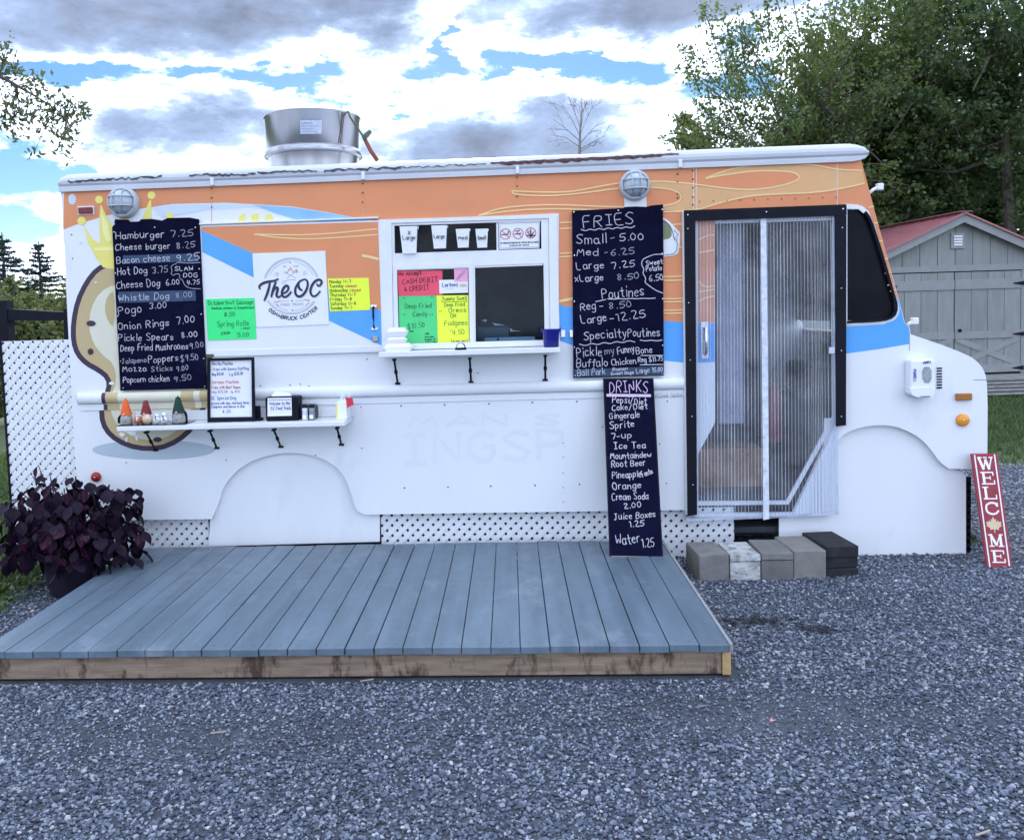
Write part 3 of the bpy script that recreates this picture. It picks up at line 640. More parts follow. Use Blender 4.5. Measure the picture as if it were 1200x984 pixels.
def shrink(pts, d, cx=170, cy=415):
    out = []; n = len(pts)
    for i in range(n):
        a, b = pts[i-1], pts[(i+1) % n]; dx, dy = b[0]-a[0], b[1]-a[1]; l = math.hypot(dx, dy) or 1; out.append((pts[i][0]+dy/l*d, pts[i][1]-dx/l*d))
    return out
_s = 1 if math.dist(shrink(oval, 1)[0], (170, 415)) < math.dist(oval[0], (170, 415)) else -1
vin('oval_outline', oval, 1, M_potd); vin('oval_graphic', shrink(oval, 6*_s), 2, M_pott)
vin('cream_patch', chaikin([(134, 333), (117, 342), (106, 362), (104, 384), (109, 402), (120, 416), (133, 426), (137, 445), (131, 463), (129, 480), (136, 497), (150, 509), (170, 516), (192, 514), (210, 503), (225, 480), (232, 440), (225, 370), (200, 330)], 1, True), 3, M_potc)
vin('tan_patch', chaikin([(134, 340), (126, 346), (122, 362), (127, 378), (134, 384)], 1, True), 4, M_pott)
vin('spot', circ(106.6, 379, 5.5, 3.4, 14), 5, M_potd); vin('spot', circ(106, 412, 3.4, 3.8, 14), 5, M_potd); vin('spot', circ(156.5, 463, 5, 3, 14), 5, M_potd); vin('spot', circ(184.5, 515, 5, 3, 14), 5, M_potd)
vin('grey_ellipse', circ(180, 527, 72, 11.5, 40), .5, M_shgrey)
vin('bare_patch', circ(84.5, 233.5, 4.6, 6.5, 9), 2, M_lblue)
rp = random.Random(8)
for cx, cy, rx_, ry_ in ((143, 509, 5, 3.2), (156, 507, 6, 4), (160, 513, 2, 4), (148, 515, 1.6, 4), (170, 459.5, 7, 1.5), (208, 459, 9, 1.6), (226, 512, 3, 2), (236, 461, 4, 2.4), (131, 449, 4, 2.2), (94, 284, 1.6, 1.6), (112, 331, 1.8, 1.5)):
    vin('peeled_patch', [(cx+rx_*rp.uniform(.55, 1.15)*math.cos(R(a)), cy-ry_*rp.uniform(.5, 1.2)*math.sin(R(a))) for a in range(0, 360, 30)], 6, M_white)
# ghost of old lettering
write('ghost_lettering', 'INGSP', 470, 543, 665, 536, 33, M_ghost, truck, wallmap(-.0012), 6.5, .05, 0)
write('ghost_lettering', 'MAN S', 480, 500, 660, 497, 12, M_ghost, truck, wallmap(-.0012), 3.5, .05, 0)
write('door_lettering', '01344 7654', 768, 466, 799, 465, 4, M_inks, truck, wallmap(-.0095), .5)
# sticker of a paper cup beside the fries board
vin('sticker', chaikin([(777, 255), (783, 258), (789, 264), (793, 269), (797, 272), (797, 280), (796, 291), (794, 299), (778, 301)], 1), 5, M_pap_w)
vin('sticker_print', chaikin([(777, 258), (782, 261), (787, 268), (787, 279), (777, 281)], 1), 6, M_stick); line('sticker_print', [(778, 258), (784, 263), (788, 270), (790, 281), (794, 282), (793, 297), (779, 299)], .7, M_ink, truck, wallmap(-.0085), 1)
line('sticker_print', [(790, 270), (795, 275), (790, 279), (794, 280)], .6, M_ink, truck, wallmap(-.0085), 0)
# ---- closed side flap
FY = -.016
flap = pplate('side_flap', [(234.5, 264.3), (444, 258.3), (448, 412.2), (241.3, 418.8)], FY, .0155, M_white, truck)
vin('orange_graphic', [(236, 270), (236, 266), (443, 260), (446.4, 364), (434, 360), (384, 339), (297, 297)], 1, M_orange, flap, FY)
vin('blue_stripe', [(236, 270.2), (297, 297.2), (384, 339.2), (434, 360.2), (446.4, 364.2), (447.3, 405), (386, 376), (297, 325), (237, 295.5)], 1, M_blue, flap, FY)
for p in ([(298, 274.5), (330, 275.3), (358, 275.3), (395, 273), (442, 268.2)], [(298, 274.5), (322, 278.3), (358, 280.3), (395, 278.6), (442, 275)]): line('flame_line', p, 1.4, M_flame, flap, wallmap(FY-.0025), 1)
line('flame_line', [(425, 299.5), (433, 301), (443, 303.5)], 3, M_flame, flap, wallmap(FY-.0025), 0)
a, b = W(241, 418), W(448, 412); box('flap_edge', (W(237, 300).x, FY-.006, a.z), (W(447, 300).x, FY-.0002, a.z+.045), M_trim, flap, .003)
a = W(234, 264); box('drip_strip', (a.x, -.028, a.z), (W(444, 258).x, -.0005, a.z+.012), M_trim, truck, .002)
c = W(438.5, 372, FY)
tube('flap_handle', [(c.x, FY, c.z+.075), (c.x, FY-.03, c.z+.07), (c.x, FY-.038, c.z), (c.x, FY-.03, c.z-.07), (c.x, FY, c.z-.075)], .007, M_black, flap)
for dz in (.078, -.078): box('handle_mount', (c.x-.022, FY-.010, c.z+dz-.010), (c.x+.022, FY-.0015, c.z+dz+.010), M_chrome, flap, .003)
c = W(440, 397, FY); box('flap_latch', (c.x-.022, FY-.014, c.z-.022), (c.x+.022, FY-.0015, c.z+.022), M_metal, flap, .006)
c = W(246.5, 416.5, FY); box('flap_hinge', (c.x-.028, FY-.016, c.z-.010), (c.x+.028, FY-.0065, c.z+.010), mat('dull_brass', (.10, .10, .06), .5, metal=.6), flap, .003)
for px, py in ((660, 391), (670, 391)): c = W(px, py); box('hinge_plate', (c.x-.018, -.014, c.z-.026), (c.x+.014, -.002, c.z+.026), M_chrome, truck, .004)

# ---- serving window
sw = pplate('serving_window', [[(444, 257.5), (652.5, 251), (656, 405), (448, 410.5)], [(458.5, 261.5), (643, 255.8), (645, 402.5), (461, 408)]], -.02, .0195, M_trim, truck)
pplate('inner_frame', [[(458.8, 261.8), (642.6, 256.1), (644.6, 402), (461.3, 407.6)], [(462, 264.5), (634, 259), (634.5, 291.5), (462.5, 297)], [(465, 317), (549.5, 314.5), (550.5, 402.5), (467.5, 405)], [(556.5, 311.5), (637, 308.5), (638.5, 401.5), (557.5, 404)]], -.010, .03, M_trim, sw)
pplate('sash_frame', [[(460.5, 311), (554, 308), (556, 406), (462.5, 409)], [(465, 316), (549, 313.5), (550.5, 402.8), (467.5, 405.5)]], -.017, .006, M_trim, sw)
pplate('window_pane', [(461, 263.5), (582, 260), (582.5, 294.5), (462, 298)], .012, .004, M_glass, sw)
pplate('mullion', [(581.5, 260), (584, 260), (584.3, 294), (582, 294.2)], .0, .02, M_trim, sw)
pplate('window_pane', [(464, 315), (551, 312.5), (552, 404), (466, 406.5)], .0, .004, M_glass, sw)
pplate('window_pane', [(557, 311), (637, 308.3), (638.5, 402), (558, 404)], .03, .004, M_glass2, sw)
pplate('top_track', [(557, 311), (636, 308.3), (636.2, 311), (557, 314)], .0, .02, M_metal, sw)
pplate('window_sill', [(448, 403.5), (656, 398), (656.3, 404.5), (448.5, 410.3)], -.05, .029, M_trim, sw)
# ---- interior seen through the openings
cx0, cx1 = W(460, 400).x, W(700, 400).x
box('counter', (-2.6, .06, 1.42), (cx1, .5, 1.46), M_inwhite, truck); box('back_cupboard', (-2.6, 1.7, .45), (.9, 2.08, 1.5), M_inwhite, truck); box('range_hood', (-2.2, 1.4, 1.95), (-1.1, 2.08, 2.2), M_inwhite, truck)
box('ceiling_light', (W(588, 320, .9).x, .8, 2.55), (W(620, 320, .9).x, 1.3, 2.58), mat('dim_panel', (.45, .48, .5), .5), truck)
box('inner_panel', (W(838, 300, .35).x, .3, .9), (W(868, 300, .35).x, .36, 2.35), mat('lilac_panel', (.30, .31, .40), .4, var=.08), truck, .01)
a = W(838, 300, .3); 
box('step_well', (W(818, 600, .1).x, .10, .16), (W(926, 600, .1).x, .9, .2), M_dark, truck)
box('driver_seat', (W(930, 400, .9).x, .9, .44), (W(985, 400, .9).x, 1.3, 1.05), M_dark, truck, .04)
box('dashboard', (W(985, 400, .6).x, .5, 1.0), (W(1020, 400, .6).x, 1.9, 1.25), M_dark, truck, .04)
trim_px = [(976, 262), (977, 488), (922, 588), (818, 589)]
acc = ([], []); ribbon(acc, trim_px, 5, wallmap(.055)); o = marks('opening_trim', acc, M_trim, truck); md = o.modifiers.new('s', 'SOLIDIFY'); md.thickness = .02
c = W(826, 400, 0); tube('door_handle', [(c.x, -.002, W(826, 383).z), (c.x, -.04, W(826, 384).z), (c.x, -.045, W(826, 400).z), (c.x, -.04, W(826, 414).z), (c.x, -.002, W(826, 416).z)], .009, M_chrome, truck)
box('handle_plate', (c.x-.025, -.008, W(826, 421).z), (c.x+.025, -.003, W(826, 377).z), M_chrome, truck, .004)
# ---- cab window, pillar seal, mirror arms, lamps
pplate('cab_glass', cabw, .02, .006, M_cabglass, truck)
acc = ([], []); ribbon(acc, cabw[4:], 3.0, wallmap(-.006)); marks('window_seal', acc, M_black, truck).modifiers.new('s', 'SOLIDIFY').thickness = .008
acc = ([], []); ribbon(acc, chaikin([(1021, 258), (1050, 350), (1054, 364), (1049, 374), (1036, 378.5), (992, 380.5)], 2), 2.2, wallmap(-.004)); marks('window_trim', acc, M_trim, truck)
pplate('window_bracket', [(990, 239), (1006, 240), (1013, 243), (1018, 250), (1012, 250), (1006, 245), (990, 245)], -.008, .006, M_trim, truck)
pplate('window_bracket', [(990, 375.5), (1007, 376), (1007, 380.5), (990, 381)], -.010, .006, M_trim, truck)
for pts in ([(1019, 226), (1024, 222), (1031, 219)], [(1064, 380), (1068, 378), (1072, 376)]):
    q = [W(a, b, .02) for a, b in pts]; tube('mirror_arm', [q[0], q[1], q[2]], .011, M_plast, truck)
    c = q[2]; box('arm_clamp', (c.x-.02, .0, c.z-.022), (c.x+.02, .045, c.z+.022), M_plast, truck, .006)
def bulkhead(px, py, r, par):
    c = W(px, py, -.03); s = r/173.
    L = lathe('bulkhead_lamp', [(s, -.03), (s*1.0, .02), (s*.92, .045), (s*.80, .05), (s*.76, .035)], (c.x, -.012, c.z), M_lampf, par, 32, 'Y')
    lathe('lamp_glass', [(s*.77, .03), (s*.74, .055), (s*.6, .085), (s*.4, .105), (s*.2, .112), (.0001, .115)], (c.x, -.012, c.z), M_lampg, L, 28, 'Y')
    def bar(pts): tube('cage_bar', pts, .0055, M_lampf, L, 6)
    for k in (-.28, .28):
        bar([(c.x+k*s, -.012-.05-.075*math.sqrt(max(0, 1-(t*t))), c.z+t*s*.74) for t in (-1, -.7, -.35, 0, .35, .7, 1)])
        bar([(c.x+t*s*.78, -.012-.05-.078*math.sqrt(max(0, 1-(t*t))), c.z+k*s*1.05) for t in (-1, -.7, -.35, 0, .35, .7, 1)])
    return L
b1 = bulkhead(144, 237, 19, truck); b2 = bulkhead(744, 217, 18, truck)
pplate('lamp_mount', [(731, 222), (757, 221), (758, 244), (732, 245)], -.012, .008, M_trim, truck)
box('marker_light', (W(93, 247).x, -.022, W(93, 251).z), (W(109.5, 247).x, -.002, W(93, 243.5).z), M_redd, truck, .006)
box('marker_base', (W(91.5, 247).x, -.008, W(93, 252.2).z), (W(111, 247).x, -.0015, W(93, 242).z), M_trim, truck, .003)
def reflector(px, py, r, m):
    c = W(px, py); s = r/175.; lathe('round_reflector', [(s, 0), (s, .012), (s*.85, .022), (s*.3, .026), (.0001, .026)], (c.x, -.001, c.z), m, truck, 24, 'Y')
    lathe('reflector_screw', [(s*.14, .02), (s*.14, .029), (.0001, .029)], (c.x, -.001, c.z), M_chrome, truck, 8, 'Y')
reflector(113, 558.5, 6.2, M_redl); reflector(1127.5, 492, 7.6, M_amber)
box('marker_light', (W(1119, 465).x, -.024, W(1119, 469).z), (W(1137.5, 465).x, -.002, W(1137, 460.3).z), M_amberd, truck, .006)
for k in range(8):
    y = 431.5+k*3.25; a = W(1097.5, y+.9); b = W(1103.5, y-.9); box('vent_slot', (a.x, -.006, a.z), (b.x, -.001, b.z), M_black, truck)
pplate('hood_seam', [(1141, 444.6), (1157, 444.6), (1157, 445.4), (1141, 445.4)], -.0015, .0014, M_inks, truck)
pplate('panel_seam', [(1065.5, 391), (1066.2, 391), (1066.2, 411), (1065.5, 411)], -.0015, .0014, M_inks, truck)
for x0_, y0_, y1_ in ((606, 205, 250), (812.5, 196, 249), (816, 196, 249), (248, 219, 262), (981, 189, 241), (426, 212, 258)): pplate('panel_seam', [(x0_-.3, y0_), (x0_+.3, y0_), (x0_+.3, y1_), (x0_-.3, y1_)], -.0042, .0006, M_tan if x0_ in (606, 248, 426) else M_trim, truck)
pplate('foot_plate', [(860, 631), (913, 629), (913, 636), (860, 637)], .12, .01, M_black, truck)
# dark underfloor so nothing shows through under the body
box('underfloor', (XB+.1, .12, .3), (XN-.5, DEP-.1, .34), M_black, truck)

# ---- galvanised roof fan
fan = thing('exhaust_fan', 'round galvanised exhaust drum standing on the truck roof', 'exhaust fan', (-1.53, 1.0, 2.83))
fc = (-1.535, 1.0, 0)
lathe('drum', [(.365, 3.06), (.374, 3.08), (.378, 3.33), (.388, 3.335), (.390, 3.345), (.375, 3.347), (.36, 3.33), (.355, 3.06)], fc, M_metal, fan, 48)
lathe('flange', [(.362, 3.03), (.388, 3.033), (.392, 3.045), (.388, 3.072), (.380, 3.08), (.372, 3.09)], fc, M_metal, fan, 48)
lathe('base_ring', [(.345, 2.80), (.350, 2.96), (.363, 3.035)], fc, M_metal, fan, 48)
def on_drum(px, py, r=.381):
    d = ray(px, py); ox, oy = CAM[0]-fc[0], CAM[1]-fc[1]; A = d[0]**2+d[1]**2; B = ox*d[0]+oy*d[1]; C_ = ox*ox+oy*oy-r*r
    t = (-B-math.sqrt(max(0, B*B-A*C_)))/A; return Vector(CAM+d*t)
for q in (((352, 141), (377, 141), (376, 157), (351, 157)),):
    nn = 6; vs = []; 
    for i in range(nn+1):
        x = q[0][0]+(q[1][0]-q[0][0])*i/nn; vs += [on_drum(x, 140.5), on_drum(x, 157)]
    raw('rating_label', vs, [(2*i, 2*i+2, 2*i+3, 2*i+1) for i in range(nn)], mat('label_grey', (.40, .46, .55), .5, var=.2, vs=40), fan)
for k in range(4): write('label_print', ('CAUTION', 'FAN UNIT', 'NO 17', 'GG')[k] if False else 'mmmmm', 353, 145+k*3.4, 366+(k % 2)*6, 145+k*3.4, 1.6, M_inks, fan, lambda x, y: on_drum(x, y, .383), .5)
strap = thing('ratchet_strap', 'frayed orange strap hooked over the rim of the exhaust drum', 'strap', tuple(on_drum(408, 133)))
pts = [on_drum(408, 130, .395), on_drum(410, 137, .40), W(427, 162, .75), W(434, 176, .72), W(442, 188, .7)]
tube('strap_web', pts[2:], .016, M_strap, strap, 6); tube('strap_cord', pts[:3], .008, M_strapd, strap, 6)
a = W(426, 162, .74); b = W(434, 154, .70); tube('buckle', [a, (a+b)/2, b], [.018, .02, .016], M_strapd, strap, 6)
tube('loose_cord', [on_drum(403, 133, .386), on_drum(402, 145, .386), on_drum(400, 158, .386), on_drum(398.5, 168, .386)], .004, M_rust, strap, 5)

# ---- lattice
def clip_rect(poly, x0, x1, z0, z1):
    def cl(p, f, itp):
        out = []
        for i in range(len(p)):
            a, b = p[i-1], p[i]; fa, fb_ = f(a), f(b)
            if (fa >= 0) != (fb_ >= 0):
                t = fa/(fa-fb_); out.append((a[0]+(b[0]-a[0])*t, a[1]+(b[1]-a[1])*t))
            if fb_ >= 0: out.append(b)
        return out
    for f in (lambda p: p[0]-x0, lambda p: x1-p[0], lambda p: p[1]-z0, lambda p: z1-p[1]):
        poly = cl(poly, f, None)
        if len(poly) < 3: return None
    return poly
def lattice(par, x0, x1, z0, z1, Y, joined=False):
    pitch = .0735; w = .034; n = 0
    for s, yy in ((1, Y), (-1, Y+.007)):
        k = -int((z1-z0)/pitch)-2
        while x0+k*pitch < x1+(z1-z0)+pitch:
            cx = x0+k*pitch if s > 0 else x0+k*pitch
            h = w/math.sqrt(2)
            if s > 0: q = [(cx-h, z0), (cx+h, z0), (cx+h+(z1-z0), z1), (cx-h+(z1-z0), z1)]
            else: q = [(cx-h+.01, z0), (cx+h+.01, z0), (cx+h-(z1-z0)+.01, z1), (cx-h-(z1-z0)+.01, z1)]
            q = clip_rect(q, x0, x1, z0, z1)
            if q and len(q) >= 3:
                extr('slat', [q], yy, yy+.0065, M_lat, par); n += 1
            k += 1
    return n
def lattice_thing(label, x0, x1, z0, z1, Y, cat='lattice panel'):
    t = thing('lattice_panel', label, cat, ((x0+x1)/2, Y, z0), 'white diagonal lattice panels round the truck')
    lattice(t, x0, x1, z0, z1, Y)
    return t
t = lattice_thing('tall white lattice fence panel at the rear end of the truck behind the plant', -3.64, -3.085, -.02, W(40, 399, .05).z, .05, 'fence')
box('edge_batten', (-3.655, .045, -.02), (-3.64, .068, W(40, 399, .05).z+.01), M_black, t)
lattice_thing('short white lattice skirt left of the rear wheel cover, behind the deck', W(112, 612, .06).x, W(244, 608, .06).x, 0, .352, .06)
t = lattice_thing('long white lattice skirt under the serving window between wheel cover and drinks board', W(446, 603, .06).x, W(760, 600, .06).x, 0.0, .352, .06)
lattice_thing('white lattice skirt right of the drinks board, behind the concrete blocks', W(760.5, 603, .06).x, W(860, 600, .06).x, 0.0, .352, .06)
t = thing('lattice_panel', 'narrow black slotted strip standing at the front edge of the wheel cover', 'lattice panel', (3.1, .3, 0)); 
bm = bmesh.new()
for k in range(10): addbox(bm, (3.105, .06+.0*k, .02+k*.05), (3.13, .5, .045+k*.05))
for k in range(6): addbox(bm, (3.112, .06+k*.08, .0), (3.137, .09+k*.08, .53))
frombm('slat_grid', bm, M_black, t)
# white backing seen pale through some of the holes
# ================================================================ THINGS ON THE WALL
def board(label, px, Y, th, m=M_board, name='menu_board', cat='menu board', par_m=None):
    c = W(sum(p[0] for p in px)/len(px), max(p[1] for p in px), Y)
    t = thing(name, label, cat, (c.x, Y, c.z)); pplate('board', px, Y, th, m, t); return t
BY = -.03
m1 = board('tall chalkboard menu listing burgers and hot dogs, at the rear end of the truck', [(131.3, 266.5), (135, 262), (233, 260.3), (242.3, 455), (141.0, 457.8)], BY, .014)
mp = wallmap(BY-.0012)
pplate('torn_edge', [(134, 262), (134.5, 257), (150, 257.5), (152, 260), (163, 259.5), (165, 257), (178, 256.5), (190, 258.5), (196, 255.5), (222, 255), (233, 257), (233.5, 262)], BY+.004, .008, M_board, m1)
for q in ([(144, 299.5), (232, 297), (232.5, 306.5), (144.5, 309)], [(139, 342), (229, 340), (229.5, 352.5), (139.5, 355)]): pplate('chalk_smear', q, BY-.0008, .0006, M_smear, m1)
for tx, a, ya, b, yb, cp, *dim in [('Hamburger', 136, 280, 193, 278, 8), ('7.25', 200, 278, 227, 276.5, 7.5, 1), ('Cheese burger', 135.5, 293.5, 200, 291.5, 7.5), ('8.25', 207, 291.5, 229, 290, 7, 1), ('Bacon cheese', 137, 309, 200, 305.5, 8), ('9.25', 207, 306.5, 234, 305, 8),
        ('Hot Dog', 138, 323, 173, 320, 8.5), ('3.75', 179, 320.5, 197, 318.5, 7.5, 1), ('SLAW', 205, 317.5, 227, 317, 5), ('DOG', 215, 325, 232, 324.5, 5), ('4.75', 219, 333.5, 234, 333, 5.5), ('Cheese Dog', 137, 338.5, 188, 335, 8.5), ('6.00', 195, 334.5, 211, 333, 6.5),
        ('Whistle Dog', 139, 353, 199, 350, 7.5), ('8.00', 206, 349.5, 226, 348, 6.5, 1), ('Pogo', 139, 369, 167, 365.5, 9), ('3.00', 175, 362, 196, 361, 7.5), ('Onion Rings', 138.5, 386.5, 199, 382, 8.5), ('7.00', 207, 380, 229, 378, 8), ('Pickle Spears', 139, 399.5, 204, 398, 8), ('8.00', 213, 396, 232, 394.5, 7),
        ('Deep Fried Mushrooms', 141.5, 411.5, 221, 409, 7.5), ('9.00', 223, 409, 239, 406.5, 7, 1), ('Jalapeno', 143, 426, 172, 424.5, 6, 1), ('Poppers', 174, 425.5, 210, 422.5, 8), ('$9.50', 212, 423.5, 233, 421.5, 7.5, 1), ('Mozza', 144, 436, 172, 434.5, 6.5), ('Sticks', 177, 435.5, 203, 434, 6, 1), ('9.00', 207, 435, 221, 433.5, 6, 1), ('Popcorn chicken', 144.5, 448.5, 199, 446.5, 7), ('9.50', 204, 447, 225, 445, 6.5, 1)]:
    write('lettering', tx, a, ya, b, yb, cp, M_chalkdim if dim else M_chalk, m1, mp, .78)
for q in ([(207, 307.5), (222, 308.5), (235, 307.5)], [(207, 309), (203, 310), (200, 313), (202, 317), (200, 321), (204, 323), (205, 321), (211, 321), (210, 326), (214, 328), (216, 334), (222, 338), (235, 338.5)]): line('chalk_line', q, .8, M_chalkdim, m1, mp, 1)
bm = bmesh.new()
def nails(pts, Y):
    b = bmesh.new()
    for px, py in pts:
        c = W(px, py, Y); bmesh.ops.create_cone(b, segments=8, radius1=.0052, radius2=.004, depth=.004, cap_ends=True, matrix=Matrix.Translation((c.x, Y-.002, c.z)) @ Matrix.Rotation(R(90), 4, 'X'))
    return b
frombm('nail_head', nails([(134, 272), (181.5, 266.5), (229, 266.5), (233.5, 315), (135.5, 320), (236, 368), (138, 370.5), (141.5, 423), (239, 420), (144.5, 454.5), (240, 452.5)], BY), M_chrome, m1)['kind'] = 'stuff'

m2 = board('square chalkboard menu of fries and poutines, left of the entrance door', [(670.5, 247), (777, 241.5), (778, 440), (672, 443)], BY, .014)
pplate('torn_edge', [(730, 245), (732, 242.5), (746, 242), (757, 242.5), (762, 241), (777, 239.5), (777, 243)], BY+.003, .008, M_board, m2)
for tx, a, ya, b, yb, cp, *dim in [('FRIES', 684, 267, 744, 262, 13), ('Small', 675.5, 286, 712, 285, 11), ('-', 716, 282, 722, 281, 8, 1), ('5.00', 726.5, 283, 755, 281, 8.5), ('.Med', 672, 300, 702, 299, 8.5), ('-', 709, 299, 714, 298, 8, 1), ('6.25', 716, 299.5, 744, 297.5, 7.5, 1),
        ('Large', 676, 316.5, 709, 314, 8.5), ('7.25', 717, 315, 744, 312.5, 8), ('xLarge', 674, 330.5, 708, 328, 7.5), ('8.50', 723.5, 328.5, 750, 326.5, 7, 1), ('Sweet', 757.5, 311, 777, 309, 5.5), ('Potato', 757.5, 318, 776, 316.5, 6), ('6.50', 761, 330, 778, 328, 7),
        ('Poutines', 706, 350, 756, 346.5, 11.5), ('Reg', 680.5, 364, 699, 362.5, 9), ('-', 703, 361.5, 708, 361, 8), ('8.50', 714, 362.5, 741, 359.5, 8, 1), ('Large', 681.5, 379.5, 712, 376, 9), ('-12.25', 715, 377, 757, 372, 9), ('Specialty', 684.5, 398, 735, 394.5, 10), ('Poutines', 736, 394.5, 774, 393.5, 9.5),
        ('Pickle', 676, 418.5, 706, 416.5, 11), ('my', 709, 415.5, 721, 414, 8, 1), ('Funny', 724, 415, 744, 411.5, 8), ('Bone', 746, 415, 765, 412.5, 7.5), ('Buffalo', 676, 430.5, 713, 428.5, 9.5), ('Chicken', 717, 428.5, 746, 426, 7.5), ('Reg $11.75', 748, 424.5, 777, 422.5, 5.8)]:
    write('lettering', tx, a, ya, b, yb, cp, M_chalkdim if dim else M_chalk, m2, mp, .86)
pplate('chalk_smear', [(673, 433), (777, 429), (777.2, 439), (673.2, 441.5)], BY-.0008, .0006, M_smear, m2)
for tx, a, ya, b, yb, cp in [('Ball Park', 677, 440.5, 710, 438.5, 7.5), ('Bacon', 718, 434.5, 736, 433, 3.2), ('Sweet Dogs', 716, 439.5, 743, 437.5, 3.2), ('Large 15.00', 746, 437.5, 777, 435, 5.5)]: write('lettering', tx, a, ya, b, yb, cp, M_chalk, m2, wallmap(BY-.002), .8)
def wave(x0, y0, x1, y1, n, a): return [(x0+(x1-x0)*i/n, y0+(y1-y0)*i/n+(a if i % 2 else -a)) for i in range(n+1)]
for q in (wave(681, 270, 744, 266, 12, 1.1), [(698, 353.5), (710, 351)], wave(712, 350.5, 768, 349.5, 8, .3), wave(679, 404.5, 744, 399.5, 9, 1.3), wave(750, 399, 776, 399, 4, .6), [(751, 416.5), (777, 416.5)], [(750, 427.5), (777, 427)],
          [(777, 298), (767, 298), (759, 301), (753, 304), (751.5, 310), (755, 316), (753, 320), (757, 326), (755.5, 331), (761, 335), (765, 338), (770, 341), (777, 343.5)]): line('chalk_line', q, 1, M_chalk, m2, mp, 1)
frombm('nail_head', nails([(672.5, 248.5), (724.5, 246.5), (776, 245.5), (673, 299), (776, 297), (673, 353), (776.5, 350), (673, 407), (776.5, 404.5), (674, 440), (777, 438)], BY), M_chrome, m2)['kind'] = 'stuff'

# leaning drinks board
dn = np.cross([1, 0, 0], [0, .40, 1.115]); dmap0 = planemap((.77, -.455, .165), dn)
if dn[1] > 0: dn = -dn; dmap0 = planemap((.77, -.455, .165), dn)
t = thing('menu_board', 'narrow chalkboard of drinks leaning on the truck with its foot on the deck', 'menu board', (.77, -.45, .165))
dc = [(707, 443.5), (765.5, 443), (777, 654), (714.5, 652)]
fr = [dmap0(*p) for p in dc]; bk = [v-Vector(dn).normalized()*.018 for v in fr]
raw('board', fr+bk, [(0, 1, 2, 3), (7, 6, 5, 4), (0, 4, 5, 1), (1, 5, 6, 2), (2, 6, 7, 3), (3, 7, 4, 0)], M_board, t)
dm = lambda x, y: dmap0(x, y, .0015)
for q in ([(707.6, 444), (714.9, 651.5)], [(765, 443.5), (776.4, 653.5)], [(707, 444.2), (765.5, 443.7)]): line('board_rim', q, 1.6, M_black, t, dm, 0)
line('board_rim', [(716, 651.5), (760, 652)], .9, mat('worn_pine', (.35, .27, .2), .8), t, dm, 0)
for tx, a, ya, b, yb, cp, *_ in [('DRINKS', 714.5, 460.5, 760, 459, 13.5, 2), ('Pepsi/', 717.5, 472, 743, 472.5, 8), ('Diet', 744, 474, 758, 473.5, 7), ('Coke/Diet', 717.5, 481, 759, 479, 6.5), ('Gingerale', 714.5, 491, 750, 489, 7), ('Sprite', 715, 502.5, 744, 500, 8), ('7-up', 716.5, 514.5, 741, 512.5, 7), ('Ice Tea', 719, 526, 757, 524.5, 7),
        ('Mountaindew', 715.5, 537.5, 764, 536, 7), ('Root Beer', 717, 547.5, 757, 545.5, 7.5), ('Pineapple', 717.5, 560.5, 752, 558.5, 8), ('Fanta', 753.5, 559, 765, 554, 6), ('Orange', 718, 573.5, 752, 571.5, 8), ('Cream Soda', 717.5, 586, 760, 584.5, 8), ('2.00', 731, 595.5, 752, 594.5, 6.5), ('Juice Boxes', 720, 609, 769, 605.5, 7.5), ('1.25', 737.5, 617.5, 755, 616.5, 6.5),
        ('Water', 722.5, 639, 751, 635, 12), ('1.25', 752.5, 641, 767, 640, 9.5)]:
    write('lettering', tx, a, ya, b, yb, cp, M_chalkl if _ else M_chalk, t, dm, .84)
line('chalk_line', [(711.5, 463), (762, 463.5)], 3.2, M_chalkl, t, dm, 0)

# ---- papers and signs taped to the body
PY = FY-.004
def paper(label, px, m, Y=PY, name='paper_sign', cat='sign', th=.0012):
    c = W(px[0][0], px[0][1], Y); t = thing(name, label, cat, (c.x, Y, c.z)); pplate('sheet', px, Y, th, m, t); return t
t = paper('bright green paper advertising sausage and spring rolls beside the burger chalkboard', [(241, 350.5), (298, 349), (300.5, 397), (243.5, 399)], M_pap_g)
pm = wallmap(PY-.0008)
for tx, a, ya, b, yb, cp, lw in [('Octoberfest Sausage', 244, 357.5, 297, 356, 5, .6), ('Medium onions & Sauerkraut', 248, 362.5, 298, 361.5, 2.8, .6), ('8.50', 263, 371, 276, 370.5, 5, .7), ('Spring Rolls', 254.5, 383, 292, 381.5, 6.5, .6), ('+ sauce', 282, 385.5, 293, 385.2, 2.2, .5), ('6 Rolls', 259.5, 392.5, 270, 391, 3.5, .6), ('5.00', 278.5, 395, 292, 394.5, 5, .6)]:
    write('lettering', tx, a, ya, b, yb, cp, M_inkg, t, pm, lw, .3)
t = paper('small yellow paper with opening hours, left of the serving window', [(384, 326.5), (432, 325.5), (434, 363.3), (386.5, 365)], M_pap_y)
for k, (d, h, c) in enumerate([('Monday', '11-7', 0), ('Tuesday', 'closed', 1), ('Wednesday', 'closed', 1), ('Thursday', '11-7', 0), ('Friday', '11-8', 0), ('Saturday', '11-8', 0), ('Sunday', '11-7', 0)]):
    y = 331.8+k*5.15; x = 386+k*.25; w_ = len(d)*2.35
    write('lettering', d, x, y, x+w_, y-.3, 3.6, M_inkg, t, pm, .6, .3); write('lettering', h, x+w_+2, y-.3, x+w_+2+(13 if c else 9.5), y-.6, 3.3, M_inkr if c else M_inkg, t, pm, .6, .3)
